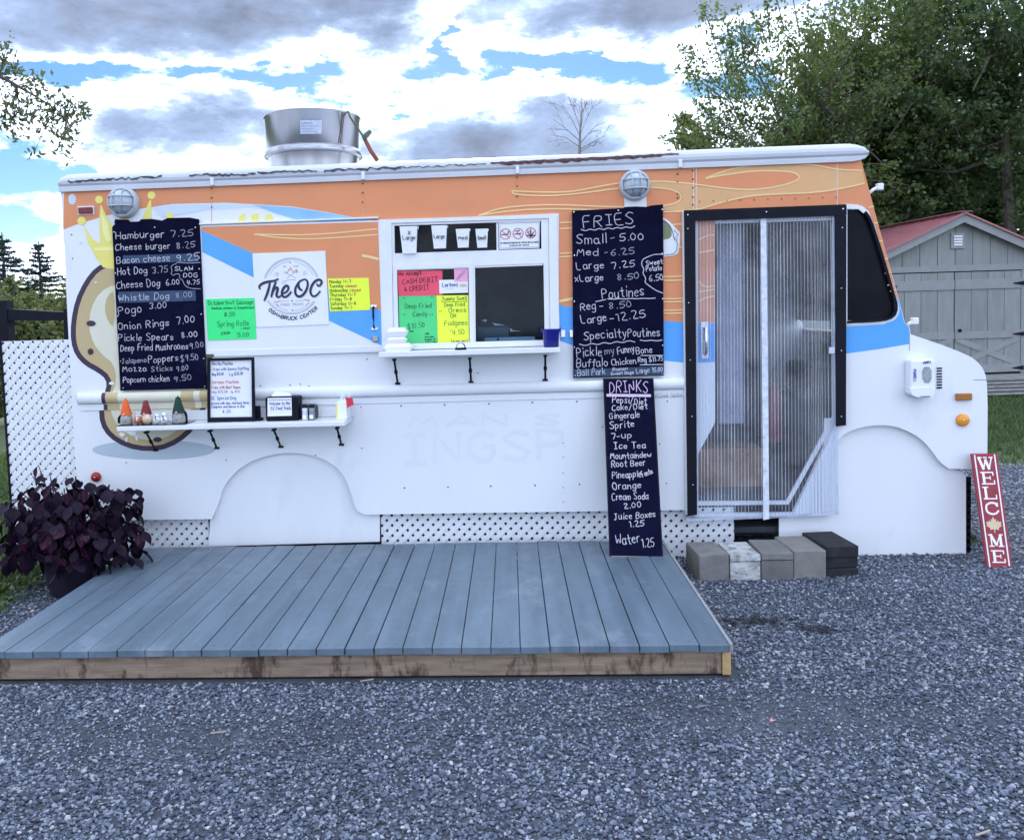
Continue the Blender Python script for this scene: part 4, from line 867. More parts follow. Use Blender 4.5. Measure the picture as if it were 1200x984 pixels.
# logo sign
LY = FY-.006
t = paper('white square logo sign with round emblem and black script on the closed flap', [(295.8, 297), (381, 294), (385.5, 380), (300.6, 383.5)], M_pap_w, LY, 'logo_sign', 'sign', .005)
lm = wallmap(LY-.0008); lm2 = wallmap(LY-.0012)
def lg(pts): return [(295+a/10.36, 290+b/10.36) for a, b in pts]
acc = ([], []); cx_, cy_ = 341.4, 335.3
for r, w_ in ((32.8, .65), (31.2, .45), (28.6, .45)):
    ribbon(acc, circ(cx_, cy_, r, r, 44, 19 if r > 29 else 27, 163 if r > 29 else 96-11 if False else (84 if r < 29 else 163)), w_, lm)
    if r < 29: ribbon(acc, circ(cx_, cy_, r, r, 30, 96, 153), w_, lm)
    ribbon(acc, circ(cx_, cy_, r, r, 36, 212 if r > 29 else 222, 327 if r > 29 else 262), w_, lm)
    if r < 29: ribbon(acc, circ(cx_, cy_, r, r, 16, 278, 318), w_, lm)
for q in ([(270, 330), (330, 325)], [(285, 305), (330, 318)], [(300, 350), (325, 343)], [(620, 312), (680, 318)], [(630, 300), (665, 288)], [(625, 330), (655, 335)], [(425, 372), (525, 300)], [(395, 285), (425, 312), (535, 372)], [(385, 300), (420, 318), (435, 300)],
          [(510, 300), (530, 275), (560, 290), (545, 310), (520, 305)], [(340, 652), (455, 650)], [(530, 648), (640, 644)]): ribbon(acc, lg(q), .5, lm)
marks('emblem_ring', acc, M_inks, t)
acc = ([], [])
for q in ([(435, 305), (450, 260), (462, 285), (470, 235), (485, 270), (500, 290), (505, 305)], [(540, 265), (560, 290)], [(525, 280), (550, 300)], [(270, 650), (300, 665), (330, 655), (350, 648)], [(300, 680), (330, 712)], [(640, 634), (675, 640), (710, 640), (680, 652)], [(700, 668), (660, 700)]): ribbon(acc, lg(q), .8, lm)
marks('emblem_flame', acc, M_org_ink, t)
SCR = [[(98, 505), (88, 480), (100, 455), (150, 425), (215, 412), (275, 405), (322, 380)], [(222, 415), (205, 500), (180, 580), (150, 645)], [(292, 415), (262, 500), (235, 600)], [(245, 560), (275, 500), (308, 480), (318, 500), (300, 560), (302, 595), (325, 605), (352, 585)],
       [(368, 562), (415, 545), (447, 505), (440, 465), (410, 462), (375, 505), (362, 560), (378, 600), (420, 600), (462, 560), (478, 535)], [(572, 415), (562, 460), (580, 505), (612, 520)], [(632, 388), (585, 405), (545, 455), (522, 520), (535, 580), (580, 600), (630, 570), (672, 500), (682, 430), (665, 392), (632, 384)],
       [(790, 442), (800, 468), (828, 462), (852, 425), (838, 392), (795, 390), (745, 430), (712, 500), (712, 560), (745, 598), (790, 580), (830, 528)]]
for off, m_, f_ in ((6, M_gsh, wallmap(LY-.0010)), (0, M_navy, wallmap(LY-.0014))):
    acc = ([], [])
    for s in SCR:
        q = chaikin(lg([(a+off, b+off*1.2) for a, b in s]), 2); n = len(q); ribbon(acc, q, [2.6*(.6+.5*math.sin(math.pi*i/(n-1))) for i in range(n)], f_)
    marks('script_lettering', acc, m_, t)
acc = ([], []); ribbon(acc, chaikin(lg([(530, 392), (450, 395), (380, 410), (360, 430), (385, 440), (415, 425)]), 2), .5, lm); marks('emblem_swash', acc, M_inks, t)
write('lettering', 'FOOD TRUCK', 329.2, 358.6, 355.8, 357.7, 2.7, M_inks, t, lm, .5, .02, 0)
write('lettering', 'EST', 332, 313, 335.5, 312.8, 1.3, M_inks, t, lm, .4, 0, 0); write('lettering', '2020', 343.8, 312.7, 350, 312.5, 1.3, M_inks, t, lm, .4, 0, 0)
for c in ((340, 307.5), (342.3, 352.5), (342.8, 363.6)): pplate('emblem_dot', circ(*c, .9, n=8), LY-.0010, .0006, M_navy, t)
acc = ([], []); word = 'OSNABRUCK CENTER'; gx, tot = glyphs(word); rad = 38.6; ccx, ccy = 342.3, 334.5
for st, _x in gx:
    for s in st:
        q = []
        for a, b in s:
            th_ = R(226.5+(a/tot)*92.5); rr_ = rad-b/8*4.0+1.8; q.append((ccx+rr_*math.cos(th_), ccy-rr_*math.sin(th_)))
        ribbon(acc, chaikin(q, 1) if len(q) > 3 else q, 1.0, lm2)
marks('arc_lettering', acc, M_navy, t)

# ---- serving window posters (behind the glass line, on the pane)
QY = -.0035
t = paper('red poster about cash, debit and credit in the top of the serving window', [(465.5, 317.5), (518.5, 317), (518.5, 346), (467, 347)], M_pap_r, QY, 'poster'); qm = wallmap(QY-.0008)
for tx, a, ya, b, yb, cp in [('We Accept', 467, 323.5, 494, 322, 5), ('CASH DEBIT', 472, 333, 513, 329.5, 5.5), ('& CREDIT', 474, 341.5, 503, 339, 5.5)]: write('lettering', tx, a, ya, b, yb, cp, M_ink, t, qm, .7, .3)
t = paper('green poster for deep fried candy low in the serving window', [(467, 347.2), (511.3, 346.4), (513, 402.6), (468.5, 404.5)], M_pap_g2, QY, 'poster')
for tx, a, ya, b, yb, cp in [('Deep Fried', 475, 361.5, 506, 360.5, 5.5), ('Candy', 484, 370.5, 501, 370, 5), ('$10.50', 478, 385.5, 498, 383.5, 6), ('bar', 480, 389, 485, 388.5, 2), ('with', 498, 392, 503, 391.8, 2), ('powder', 498, 395.5, 509, 395.3, 2), ('sugar or', 498, 398.5, 511, 398.2, 2), ('icing', 498, 401.5, 511, 401.2, 2), ('"', 473, 355, 475, 355, 6), ('"', 506, 354, 509, 354, 6), ('"', 473, 374, 476, 374, 6), ('"', 504, 374, 508, 374, 6)]: write('lettering', tx, a, ya, b, yb, cp, M_inkg, t, qm, .6, .3)
t = paper('yellow poster for deep fried cookies at the right side of the posters', [(511.5, 346.3), (548.8, 345.8), (549.8, 402), (513.2, 402.5)], M_pap_y, QY, 'poster')
for tx, a, ya, b, yb, cp in [('Yummy Swell', 518, 352.5, 547, 351.5, 4.5), ('Deep Fried', 521, 359.5, 545, 358.5, 4.5), ('Oreos', 526, 366.5, 547, 365.5, 5.5), ('OR', 528, 372.5, 535, 372, 4.5), ('Fudgeeo', 521, 381.5, 548, 380.5, 6), ("'4.50", 528, 393, 545, 391.5, 6), ('(summer)', 529, 401.5, 548, 401, 3.6), ('"', 515.5, 370, 518.5, 370, 6)]: write('lettering', tx, a, ya, b, yb, cp, M_inkg, t, qm, .6, .3)
line('pen_line', [(517, 353), (521, 354.3), (548, 353)], .5, M_inkg, t, qm, 0)
t = paper('small white shop card with blue lettering above the yellow poster', [(514.5, 328.2), (548.4, 327.2), (548.6, 343), (515, 344)], M_pap_w, QY-.001, 'poster'); q2 = wallmap(QY-.002)
write('lettering', 'Lorteez', 518.5, 336.3, 537, 335.5, 4.6, M_inkb, t, q2, .8, .1); pplate('card_print', circ(542.5, 334.5, 4.3, 1.8, 12), QY-.0022, .0006, M_leafgold, t); line('card_print', [(522, 338.8), (532, 338.5)], .3, M_inks, t, q2, 0)
t = paper('pink sticker with a drawn pen in the top corner of the serving window', [(532, 315), (548.2, 314.3), (548.3, 329.8), (532.6, 330.2)], M_pap_p, QY-.002, 'sticker', 'sticker')
q3 = wallmap(QY-.0032)
line('drawing', [(535, 327), (538, 323), (544.5, 317), (545, 318.5), (539, 325), (536, 328), (535, 327)], .7, M_inks, t, q3, 0); line('drawing', [(537, 326), (541, 323), (538, 322)], .6, M_org_ink, t, q3, 0)
t = paper('white no smoking and no vaping sign with three red rings above the window', [(584.5, 261), (632.5, 259.2), (632, 290.5), (585, 292.3)], M_pap_w, -.006, 'no_smoking_sign'); ns = wallmap(-.0072)
acc = ([], [])
for k, cx in enumerate((592.3, 607.2, 622)):
    cy = 274.3-k*.6; ribbon(acc, circ(cx, cy, 6, 6, 24), .9, ns, True); ribbon(acc, [(cx-4, cy-4), (cx+4, cy+4)], .8, ns)
marks('red_ring', acc, M_inkr, t)
acc = ([], [])
for q in ([(588, 275), (596, 274.5)], [(595, 273), (597, 271)], [(603, 274.5), (611, 273.5)], [(606, 271), (609, 270)], [(622, 278), (622, 268.5)], [(622, 277), (618, 271.5)], [(622, 277), (626, 271.5)], [(622, 277.3), (617, 275.5)], [(622, 277.3), (627, 275.5)]): ribbon(acc, q, 1.1, wallmap(-.0078))
marks('pictogram', acc, M_ink, t)
write('lettering', 'NO TOBACCO SMOKING OR VAPING OR CANNABIS', 586.5, 285.8, 631, 284.4, 1.5, M_ink, t, ns, .45, 0, 0); write('lettering', 'SMOKING OR VAPING', 597, 288.6, 620, 287.8, 1.4, M_ink, t, ns, .45, 0, 0)
acc = ([], []); ribbon(acc, [(586, 262.3), (631.5, 260.5), (631, 289.3), (586.3, 291)], .5, ns, True); marks('border_line', acc, M_inks, t)
# four sample cups hanging in the upper pane
for (a0, a1, ytop, ybot, txt, size) in ((469, 489.5, 265.5, 297, 'X/Large', 'extra large'), (506, 524, 264.5, 291, 'Large', 'large'), (534.5, 550.5, 268.5, 290, 'Med', 'medium'), (557.5, 572, 268.5, 290, 'Small', 'small')):
    c = W((a0+a1)/2, (ytop+ybot)/2, -.03); s = 1/171.
    t = thing('sample_cup', 'white %s fries box hanging in the upper serving window, marked %s' % (size, 'X Large' if '/' in txt else txt), 'cup', (c.x, -.03, W(480, ybot).z), 'sample fries boxes in the upper window')
    w1, w0, h = (a1-a0)/2*s, (a1-a0)/2*s*.78, (ybot-ytop)*s; z0 = c.z-h/2
    vs = [(c.x-w0, -.03, z0), (c.x+w0, -.03, z0), (c.x+w0, -.005, z0), (c.x-w0, -.005, z0), (c.x-w1, -.045, z0+h), (c.x+w1, -.045, z0+h), (c.x+w1, .004, z0+h), (c.x-w1, .004, z0+h)]
    raw('box_body', vs, [(0, 1, 5, 4), (1, 2, 6, 5), (2, 3, 7, 6), (3, 0, 4, 7), (3, 2, 1, 0)], M_foam, t); raw('back_flap', [(c.x-w1*.9+.012, .006, z0+h*.9), (c.x+w1*1.1, .006, z0+h*.9), (c.x+w1*1.1, .006, z0+h*1.02), (c.x-w1*.9+.012, .006, z0+h*1.02)], [(0, 1, 2, 3)], M_foam, t)
    cm = planemap((c.x, -.0375, z0+h/2), (0, -h, .015)); mpc = lambda x, y: cm(x, y, .0012) if cm(x, y, .0012).y < 0 else W(x, y, -.046)
    mpc = lambda x, y: W(x, y, -.047)
    if '/' in txt: write('lettering', 'X', 478, 275, 481.5, 275, 4.5, M_ink, t, mpc, .7, .2); write('lettering', 'Large', 472, 281, 487, 280.5, 4.8, M_ink, t, mpc, .7, .2)
    else: write('lettering', txt, a0+2.5, (ytop+ybot)/2+1.5, a1-2.5, (ytop+ybot)/2+1, 4.2, M_ink, t, mpc, .7, .2)

# ---- window shelf with things on it
SY = -.25
x0_, x1_ = W(443.5, 412, SY).x, W(657, 408, SY).x; zt = W(550, 410.0, SY).z
t = thing('wall_shelf', 'white fold-down shelf below the serving window', 'shelf', ((x0_+x1_)/2, SY/2, zt-.03))
box('shelf_board', (x0_, SY, zt-.034), (x1_, -.022, zt), M_trim, t, .004)
def brace(par, px, ytop, pxf, yf, y_from):
    a = W(px, ytop, y_from); b = W(pxf, yf, -.01); m_ = (a+b)/2
    tube('brace', [a, m_+Vector((0, 0, .004)), b], .0075, M_black, par, 8); tube('brace_collar', [m_-(b-a)*.06, m_+(b-a)*.06], .012, M_black, par, 8); box('brace_foot', (b.x-.018, -.012, b.z-.008), (b.x+.018, -.0005, b.z+.008), M_black, par, .003)
    box('brace_head', (a.x-.012, a.y-.02, a.z-.004), (a.x+.012, a.y+.03, a.z+.010), M_black, par, .002)
for px, pf, yt, yf in ((462, 466, 422, 449.5), (550.5, 552, 420.5, 448), (639, 639, 417.5, 445.5)): brace(t, px, yt, pf, yf, -.16)
def clam(label, px0, px1, py, Y, h):
    a, b = W(px0, py, Y), W(px1, py, Y); cx = (a.x+b.x)/2; w = (b.x-a.x)/2; z = a.z
    t = thing('takeout_box', label, 'takeout box', (cx, Y+w*.8, z), 'foam takeout boxes on the window shelf')
    bm = bmesh.new(); 
    def frust(z0, z1, w0, w1, d0, d1):
        v = [bm.verts.new((cx+sx*ww, Y+w*.7+sy*dd, zz)) for zz, ww, dd in ((z0, w0, d0), (z1, w1, d1)) for sx, sy in ((-1, -1), (1, -1), (1, 1), (-1, 1))]
        for f in ((0, 1, 2, 3), (7, 6, 5, 4), (0, 4, 5, 1), (1, 5, 6, 2), (2, 6, 7, 3), (3, 7, 4, 0)): bm.faces.new([v[i] for i in f])
    frust(z, z+h*.45, w*.86, w, w*.6, w*.7); frust(z+h*.45, z+h*.52, w*1.05, w*1.05, w*.74, w*.74)
    frombm('box_base', bm, M_foam, t); bm = bmesh.new(); frust(z+h*.53, z+h*.58, w*1.05, w*1.05, w*.74, w*.74); frust(z+h*.58, z+h, w*.98, w*.74, w*.68, w*.5); frombm('box_lid', bm, M_foam, t)
    return t, (cx, z, w, h)
z_sh = zt
def onshelf(px, Y): return W(px, 410, Y).x
for lab, p0, p1, Y, h, lift, tx in (('wide white foam takeout box lying lowest on the left of the window shelf', 450, 482, -.2, .055, 0, 'large'), ('white foam takeout box in the middle of the stack on the window shelf', 454, 476, -.19, .045, .056, 'medium'), ('smaller white foam takeout box on top of the stack on the window shelf', 454, 477, -.19, .058, .102, 'small')):
    xx0, xx1 = onshelf(p0, Y), onshelf(p1, Y); cxx = (xx0+xx1)/2; ww = (xx1-xx0)/2
    tt, inf = clam(lab, p0, p1, 410, Y, h)
    dz = z_sh+lift-inf[1]
    tt.location.z += dz
tt = thing('service_bell', 'small round desk bell in the middle of the window shelf', 'bell', (onshelf(540, -.2), -.2, z_sh))
c = (onshelf(540, -.2), -.2, z_sh)
lathe('bell_base', [(.038, 0), (.040, .008), (.034, .016), (.001, .016)], c, M_black, tt, 20); lathe('bell_dome', [(.034, .017), (.031, .03), (.022, .042), (.008, .049), (.001, .05)], c, M_chrome, tt, 20); lathe('bell_button', [(.004, .049), (.005, .06), (.001, .063)], c, M_chrome, tt, 8)
tt = thing('plastic_cup', 'royal blue plastic bucket cup at the right end of the window shelf', 'cup', (onshelf(646, -.18), -.18, z_sh))
c = (onshelf(646, -.18), -.18, z_sh); lathe('cup_body', [(.001, 0), (.046, 0), (.048, .006), (.058, .112), (.062, .116), (.062, .122), (.055, .12), (.05, .01), (.001, .008)], c, M_cupblue, tt, 20)
for s in (-1, 1): box('cup_lug', (c[0]+s*.062-.006, c[1]-.008, c[2]+.10), (c[0]+s*.062+.006, c[1]+.008, c[2]+.128), M_cupblue, tt, .002)
# inside the hatch
cz = 1.46
tt = thing('cash_drawer', 'dark till with a grey drawer front inside the serving hatch', 'till', (W(592, 395, .15).x, .2, cz))
a, b = W(563, 395, .12), W(628, 395, .12); box('till_body', (a.x, .12, cz), (b.x, .42, cz+.07), M_dark, tt, .006)
a, b = W(568, 401, .115), W(627, 395.5, .115); box('drawer_front', (a.x, .108, a.z), (b.x, .119, b.z+.008), mat('grey_drawer', (.30, .34, .40), .5), tt, .003)
c = W(583.5, 397.5, .1); lathe('drawer_lock', [(.008, 0), (.008, .008), (.001, .008)], (c.x, .108, c.z), M_black, tt, 10, 'Y')
tt = thing('card_terminal', 'dark kitchen machine with white papers behind the serving hatch', 'machine', (W(577, 385, .3).x, .35, cz))
a, b = W(558, 391, .3), W(597, 382, .3); box('machine_body', (a.x, .3, cz+.0), (b.x, .55, b.z), mat('dark_machine', (.06, .07, .09), .4), tt, .01)
for q in ([(577, 378), (580, 379), (592, 381), (580, 381.5)], [(598, 384), (601, 387), (611, 388), (598, 388.5)]): pplate('paper_slip', q, .28, .002, M_pap_w, tt)
line('machine_logo', [(565, 376), (569, 374), (571, 376), (566, 377), (570, 375)], .8, M_trim, tt, wallmap(.29), 1)

# ---- long condiment shelf
SY = -.28
x0_, x1_ = W(136.5, 501, SY).x, W(404, 494, SY).x; zt = (W(136.5, 500.5, SY).z+W(404, 493, SY).z)/2
t = thing('wall_shelf', 'long white condiment shelf folded out on the rear half of the truck', 'shelf', ((x0_+x1_)/2, SY/2, zt-.03))
box('shelf_board', (x0_, SY, zt-.032), (x1_, -.010, zt), M_trim, t, .004); box('shelf_back', (x0_+.02, -.016, zt+.002), (x1_+.02, -.0095, zt+.07), M_trim, t, .002)
for px, pf, yt, yf in ((171.5, 182, 507, 527.5), (246, 254, 505.5, 525), (321, 329, 504, 523.5), (395, 400, 502, 521)): brace(t, px, yt, pf, yf, -.2)
def sx(px, Y): return W(px, 496, Y).x
def gnome(label, px, Y, h, hat, s):
    c = (sx(px, Y), Y, zt+.006); t = thing('garden_gnome', label, 'gnome', c, 'little gnomes on the condiment shelf')
    lathe('body', [(.001, 0), (.030*s, 0), (.034*s, .01), (.033*s, .03*s), (.026*s, .055*s), (.015*s, .065*s)], c, M_beard if hat is not M_hatm else M_skin, t, 14)
    lathe('beard', [(.001, .008), (.024*s, .015), (.026*s, .035*s), (.020*s, .058*s), (.001, .066*s)], (c[0], c[1]-.012, c[2]), M_beard, t, 12)
    lathe('hat', [(.034*s, .055*s), (.032*s, .06*s), (.022*s, .095*s), (.012*s, .135*s), (.006*s, h-.01), (.001, h)], c, hat, t, 14)
    bm = bmesh.new(); bmesh.ops.create_uvsphere(bm, u_segments=8, v_segments=6, radius=.007*s, matrix=Matrix.Translation((c[0], c[1]-.034*s, c[2]+.058*s))); frombm('nose', bm, M_skin, t, True)
    return t, c
tt = thing('serving_tray', 'shiny black tray under the gnomes at the left end of the shelf', 'tray', (sx(178, -.2), -.2, zt))
box('tray_base', (sx(139, -.24), -.27, zt+.0005), (sx(219, -.24), -.08, zt+.006), mat('gloss_black', (.01, .01, .015), .15), tt, .002)
for xa, xb, hh in ((138, 154, .07), (202, 219, .095)):
    pa, pb = sx(xa, -.15), sx(xb, -.15); extr('tray_end', [chaikin([(pa, zt+.006), (pa, zt+hh*.75), ((pa+pb)/2, zt+hh*1.2), (pb, zt+hh*.75), (pb, zt+.006)], 2)], -.15, -.13, M_black, tt)
gnome('gnome with a tall orange hat at the left end of the shelf', 148.5, -.2, .182, M_hato, 1.2); gnome('gnome with a tall dark green hat at the right end of the tray', 210, -.2, .188, M_hatg, 1.3)
g3, c3 = gnome('gnome with a short maroon hat behind the letter A flower', 172, -.16, .152, M_hatm, 1.15)
for px, ch, m_, r_, lab in ((162, 'F', M_pump, .029, 'small orange pumpkin ornament lettered F'), (173, 'A', M_leafgold, .034, 'round sunflower ornament lettered A beside the pumpkin'), (184, 'L', M_foam, .023, 'pale little ornament lettered L, third of the row'), (193, 'L', M_foam, .026, 'white snowman-like ornament at the right end of the lettered row')):
    Y = -.22; c = (sx(px, Y), Y, zt+.006); t = thing('letter_ornament', lab, 'ornament', c, 'lettered ornaments spelling a word on the tray')
    bm = bmesh.new(); bmesh.ops.create_uvsphere(bm, u_segments=12, v_segments=8, radius=r_, matrix=Matrix.Translation((c[0], c[1], c[2]+r_)))
    if ch == 'A':
        for k in range(10):
            a = k*.628; bmesh.ops.create_uvsphere(bm, u_segments=6, v_segments=5, radius=.010, matrix=Matrix.Translation((c[0]+math.cos(a)*.027, c[1]-.008, c[2]+.034+math.sin(a)*.026)))
    if px > 180: bmesh.ops.create_uvsphere(bm, u_segments=10, v_segments=7, radius=r_*.7, matrix=Matrix.Translation((c[0], c[1], c[2]+r_*2.3)))
    frombm('ornament_body', bm, m_, t, True)
    cc_ = (px, W(px, 0, 0)); base = 494.5 if ch != 'A' else 491
    write('lettering', ch, px-1.8, 492.5-(2 if ch == 'A' else 0), px+1.8, 492.3-(2 if ch == 'A' else 0), 5.5, M_sw if ch in 'FA' else M_inkg, t, wallmap(Y-r_-.006), 1.3, .05, 0)
# framed specials sheet
t = thing('specials_sign', 'black framed white sheet of handwritten specials standing on the condiment shelf', 'menu sign', (sx(270, -.16), -.16, zt))
YF = -.16
pplate('frame', [[(242.5, 420.2), (297.5, 418.5), (299, 494.5), (243, 497)], [(246, 423), (294.5, 421.7), (295.2, 488.5), (246, 489.3)]], YF-.012, .014, M_black, t); pplate('sheet', [(245, 422), (295, 421), (296, 489.5), (245, 490)], YF, .002, M_pap_w, t)
fm = wallmap(YF-.001)
for tx, a, ya, b, yb, cp, m_ in [('Newfie Poutine', 248.5, 428, 273, 427.5, 4, M_inkb), ('- Fries with Savory Stuffing', 247, 434.5, 291.5, 433, 3.2, M_inkb), ('Reg $12.50', 248.5, 440, 262, 439.5, 3, M_inkb), ('Lg $15.50', 269, 440, 285, 439, 3.4, M_inkb), ('German Poutine', 248, 449.5, 280, 449, 3.6, M_inkr), ('Fries with Beef Sauce', 248, 455.5, 282, 455, 3.2, M_inkr), ('reg $12.50  lg $15', 248, 460.5, 281, 460, 2.6, M_inks), ('OC Special Dog', 247.5, 468.5, 277, 468, 4, M_inkb), ('Served with Slaw, Mustard, Onion', 247.5, 474, 292, 473, 2.8, M_inkb), ('Jalapeno and Bacon in Bun', 247.5, 478, 287, 477.3, 2.8, M_inkb), ('8.50', 261, 484, 271, 483.5, 3.4, M_inkb)]: write('lettering', tx, a, ya, b, yb, cp, m_, t, fm, .5, .3)
box('stand_foot', (sx(243, -.16), -.16, zt+.001), (sx(306, -.16), -.09, zt+.018), M_black, t, .004); box('stand_back', (sx(298, -.12), -.12, zt+.001), (sx(305, -.12), -.09, zt+.10), M_black, t, .006)
# napkin dispenser with the welcome card
t = thing('napkin_dispenser', 'black napkin holder with a white welcome card, on the condiment shelf', 'napkin holder', (sx(330, -.14), -.14, zt))
a, b = sx(311, -.2), sx(342, -.2); box('holder_body', (a, -.19, zt+.001), (b+.045, -.06, zt+.165), M_black, t, .012); pplate('card', [(313.5, 466.5), (341.5, 465.8), (342, 487), (313.5, 487.8)], -.197, .003, M_pap_w, t)
raw('napkin', [(a+.02, -.12, zt+.16), (b-.01, -.12, zt+.16), (b-.03, -.11, zt+.185), (a+.05, -.10, zt+.20)], [(0, 1, 2, 3)], M_foam, t)
write('lettering', 'Welcome to the', 316, 474.5, 340, 473.8, 3.4, M_inkb, t, wallmap(-.1985), .5, .2); write('lettering', 'O.C Food Truck', 317.5, 480.3, 341, 479.8, 4, M_inkb, t, wallmap(-.1985), .5, .2); line('card_line', [(314.5, 468.7), (341, 468.2)], .5, M_inkb, t, wallmap(-.1985), 0)
tt = thing('condiment_rack', 'dark rounded rack behind the salt and pepper shakers', 'rack', (sx(358, -.12), -.12, zt)); box('rack_body', (sx(351, -.12), -.13, zt+.001), (sx(373, -.12), -.08, zt+.105), mat('slate_plastic', (.05, .06, .08), .4), tt, .02)
for px, lab in ((358, 'clear salt shaker with black lid, left one of the pair'), (366, 'darker pepper shaker with black lid, right one of the pair')):
    c = (sx(px, -.18), -.18, zt+.001); t = thing('shaker', lab, 'shaker', c, 'salt and pepper shakers'); lathe('shaker_body', [(.001, 0), (.021, 0), (.022, .01), (.018, .06), (.021, .085), (.001, .085)], c, mat('shaker_glass', (.55, .58, .6), .15) if px == 358 else mat('pepper_glass', (.22, .22, .23), .15), t, 14)
    lathe('shaker_lid', [(.021, .085), (.021, .098), (.014, .106), (.001, .107)], c, M_black, t, 14); box('shaker_label', (c[0]-.012, c[1]-.024, c[2]+.012), (c[0]+.012, c[1]-.019, c[2]+.038), M_foam, t, .002)
t = thing('paper_bag_box', 'white box of straws with a yellow edge and red flap at the right shelf end', 'box', (sx(400, -.16), -.16, zt))
box('box_body', (sx(395, -.18), -.18, zt+.001), (sx(409, -.12), -.04, zt+.12), M_foam, t, .004); box('yellow_edge', (sx(395, -.18)-.004, -.184, zt+.002), (sx(395, -.18)+.006, -.17, zt+.118), M_yel, t); pplate('red_flap', [(405, 466), (413, 466), (414.5, 474), (407, 478)], -.185, .004, mat('red_card', (.6, .03, .06), .6), t)
bm = bmesh.new()
rr = random.Random(2)
for k in range(7): c = W(399+rr.uniform(-2, 8), 468, -.12); tube('', [(c.x, -.12, zt+.1), (c.x+rr.uniform(-.02, .02), -.11+rr.uniform(-.02, .02), zt+.165)], .003, None, None, 5, bm)
frombm('straws', bm, M_plast, t)['kind'] = 'stuff'

# ---- soap / sanitiser dispenser on the nose
t = thing('sanitizer_dispenser', 'white wall hand sanitizer dispenser on the nose of the truck', 'dispenser', (W(1080, 465).x, -.05, W(1080, 466).z))
a, b = W(1067, 466, -.09), W(1096.5, 421, -.09)
box('dispenser_body', (a.x+.0, -.09, a.z+.02), (b.x, -.003, b.z), M_plast, t, .014); pplate('lower_housing', chaikin([(1067, 455), (1096, 453), (1095.5, 463), (1090, 467), (1072, 465), (1068, 461)], 1), -.098, .09, M_plast, t)
pplate('sight_window', chaikin([(1080.5, 430), (1092, 429.5), (1091.5, 449), (1081.5, 448)], 1, True), -.094, .003, mat('sight_grey', (.33, .36, .38), .2, var=.25, vs=30), t)
pplate('nozzle_shade', chaikin([(1078, 464), (1092, 463.5), (1089, 466), (1080, 466)], 1), -.101, .002, M_inks, t)
write('lettering', 'PURELL', 1082, 426.5, 1091.5, 425, 2.6, M_inkb, t, wallmap(-.0915), .8, 0, 0, .3)
write('lettering', 'PURELL', 1070.5, 433, 1071, 448, 2.8, M_inkb, t, wallmap(-.0915), .9, 0, 0)

# ================================================================ PLASTIC STRIP DOOR
t = thing('strip_door', 'clear ribbed plastic door curtain in a black frame over the truck entrance', 'door curtain', (W(895, 605).x, -.04, W(895, 605).z))
pplate('frame_bar', [(802, 246.5), (992, 239.5), (992.3, 252), (802, 259)], -.052, .03, M_black, t)
pplate('frame_bar', [(802, 258.5), (814.8, 258.2), (817, 603), (806, 604.5)], -.050, .03, M_black, t); pplate('frame_bar', [(979, 253), (992, 252.5), (991.5, 498.5), (980.5, 499.5)], -.050, .03, M_black, t)
pplate('white_edge', [(799.8, 247.5), (802, 247), (806.2, 603), (804, 603.5)], -.035, .03, M_trim, t)
for px, py in ((806, 252), (898, 248.5), (988, 245)): 
    c = W(px, py, -.052); lathe('frame_screw', [(.006, 0), (.005, .004), (.001, .004)], (c.x, -.052, c.z), M_chrome, t, 8, 'Y')
for px, py in ((806, 268), (807, 355), (809, 422), (811, 488), (812, 568), (987, 267), (986, 338), (986, 411), (986, 488)):
    c = W(px, py, -.05); lathe('frame_screw', [(.005, 0), (.004, .004), (.001, .004)], (c.x, -.050, c.z), M_chrome, t, 8, 'Y')
zt_, zb_ = W(895, 255).z, W(895, 606).z
def corr(name, pa, pb, pc, pd, n, Y):
    """rippled sheet between px corners (tl,tr,br,bl)"""
    vs = []; fs = []
    for i in range(n+1):
        u = i/n; yy = Y+(.0035 if i % 2 else 0)
        a = W(pa[0]+(pb[0]-pa[0])*u, pa[1]+(pb[1]-pa[1])*u, Y); b = W(pd[0]+(pc[0]-pd[0])*u, pd[1]+(pc[1]-pd[1])*u, Y); vs += [(a.x, yy, a.z), (b.x, yy+.01*math.sin(u*9), b.z)]
    for i in range(n): fs.append((2*i, 2*i+2, 2*i+3, 2*i+1))
    return raw(name, vs, fs, M_curt, t)
corr('plastic_sheet', (813, 256), (895, 253), (898, 607), (804, 613), 40, -.024); corr('plastic_sheet', (896, 253), (980, 250), (983, 602), (899, 607), 40, -.027)
ribme = {}
for i in range(42):
    if i in (20,): continue
    u = (i+.5)/42; xa = 815+(979-815)*u; xb = 816+(982-816)*u
    j = rj.uniform(-.4, .4); w_ = rj.choice([.55, .7, .9])
    acc = ([], []); ribbon(acc, [(xa, 256-u*5), (xa+(xb-xa)*.5+j, 420), (xb+j*.5, 605-u*4)], w_, wallmap(-.0305)); marks('rib', acc, M_rib, t)
pplate('centre_band', [(891.5, 254), (898, 253.5), (901.5, 608), (894.5, 609)], -.034, .003, mat('milky_band', (.62, .66, .74), .4, var=.25, vs=25), t)
pplate('bottom_hem', [(804, 611), (898, 607), (898.5, 604), (804, 607.5)], -.033, .002, M_rib, t); pplate('bottom_hem', [(899, 607.5), (983, 602.5), (983, 600), (899, 604.5)], -.033, .002, M_rib, t)
pplate('side_hem', [(975, 254), (979, 254), (983, 603), (979.5, 603)], -.0335, .002, M_rib, t)
c = W(969, 410, .05); t2 = box('curtain_catch', (c.x-.02, -.045, c.z-.022), (c.x+.02, -.034, c.z+.022), mat('clear_catch', (.5, .55, .62), .3), t, .004)
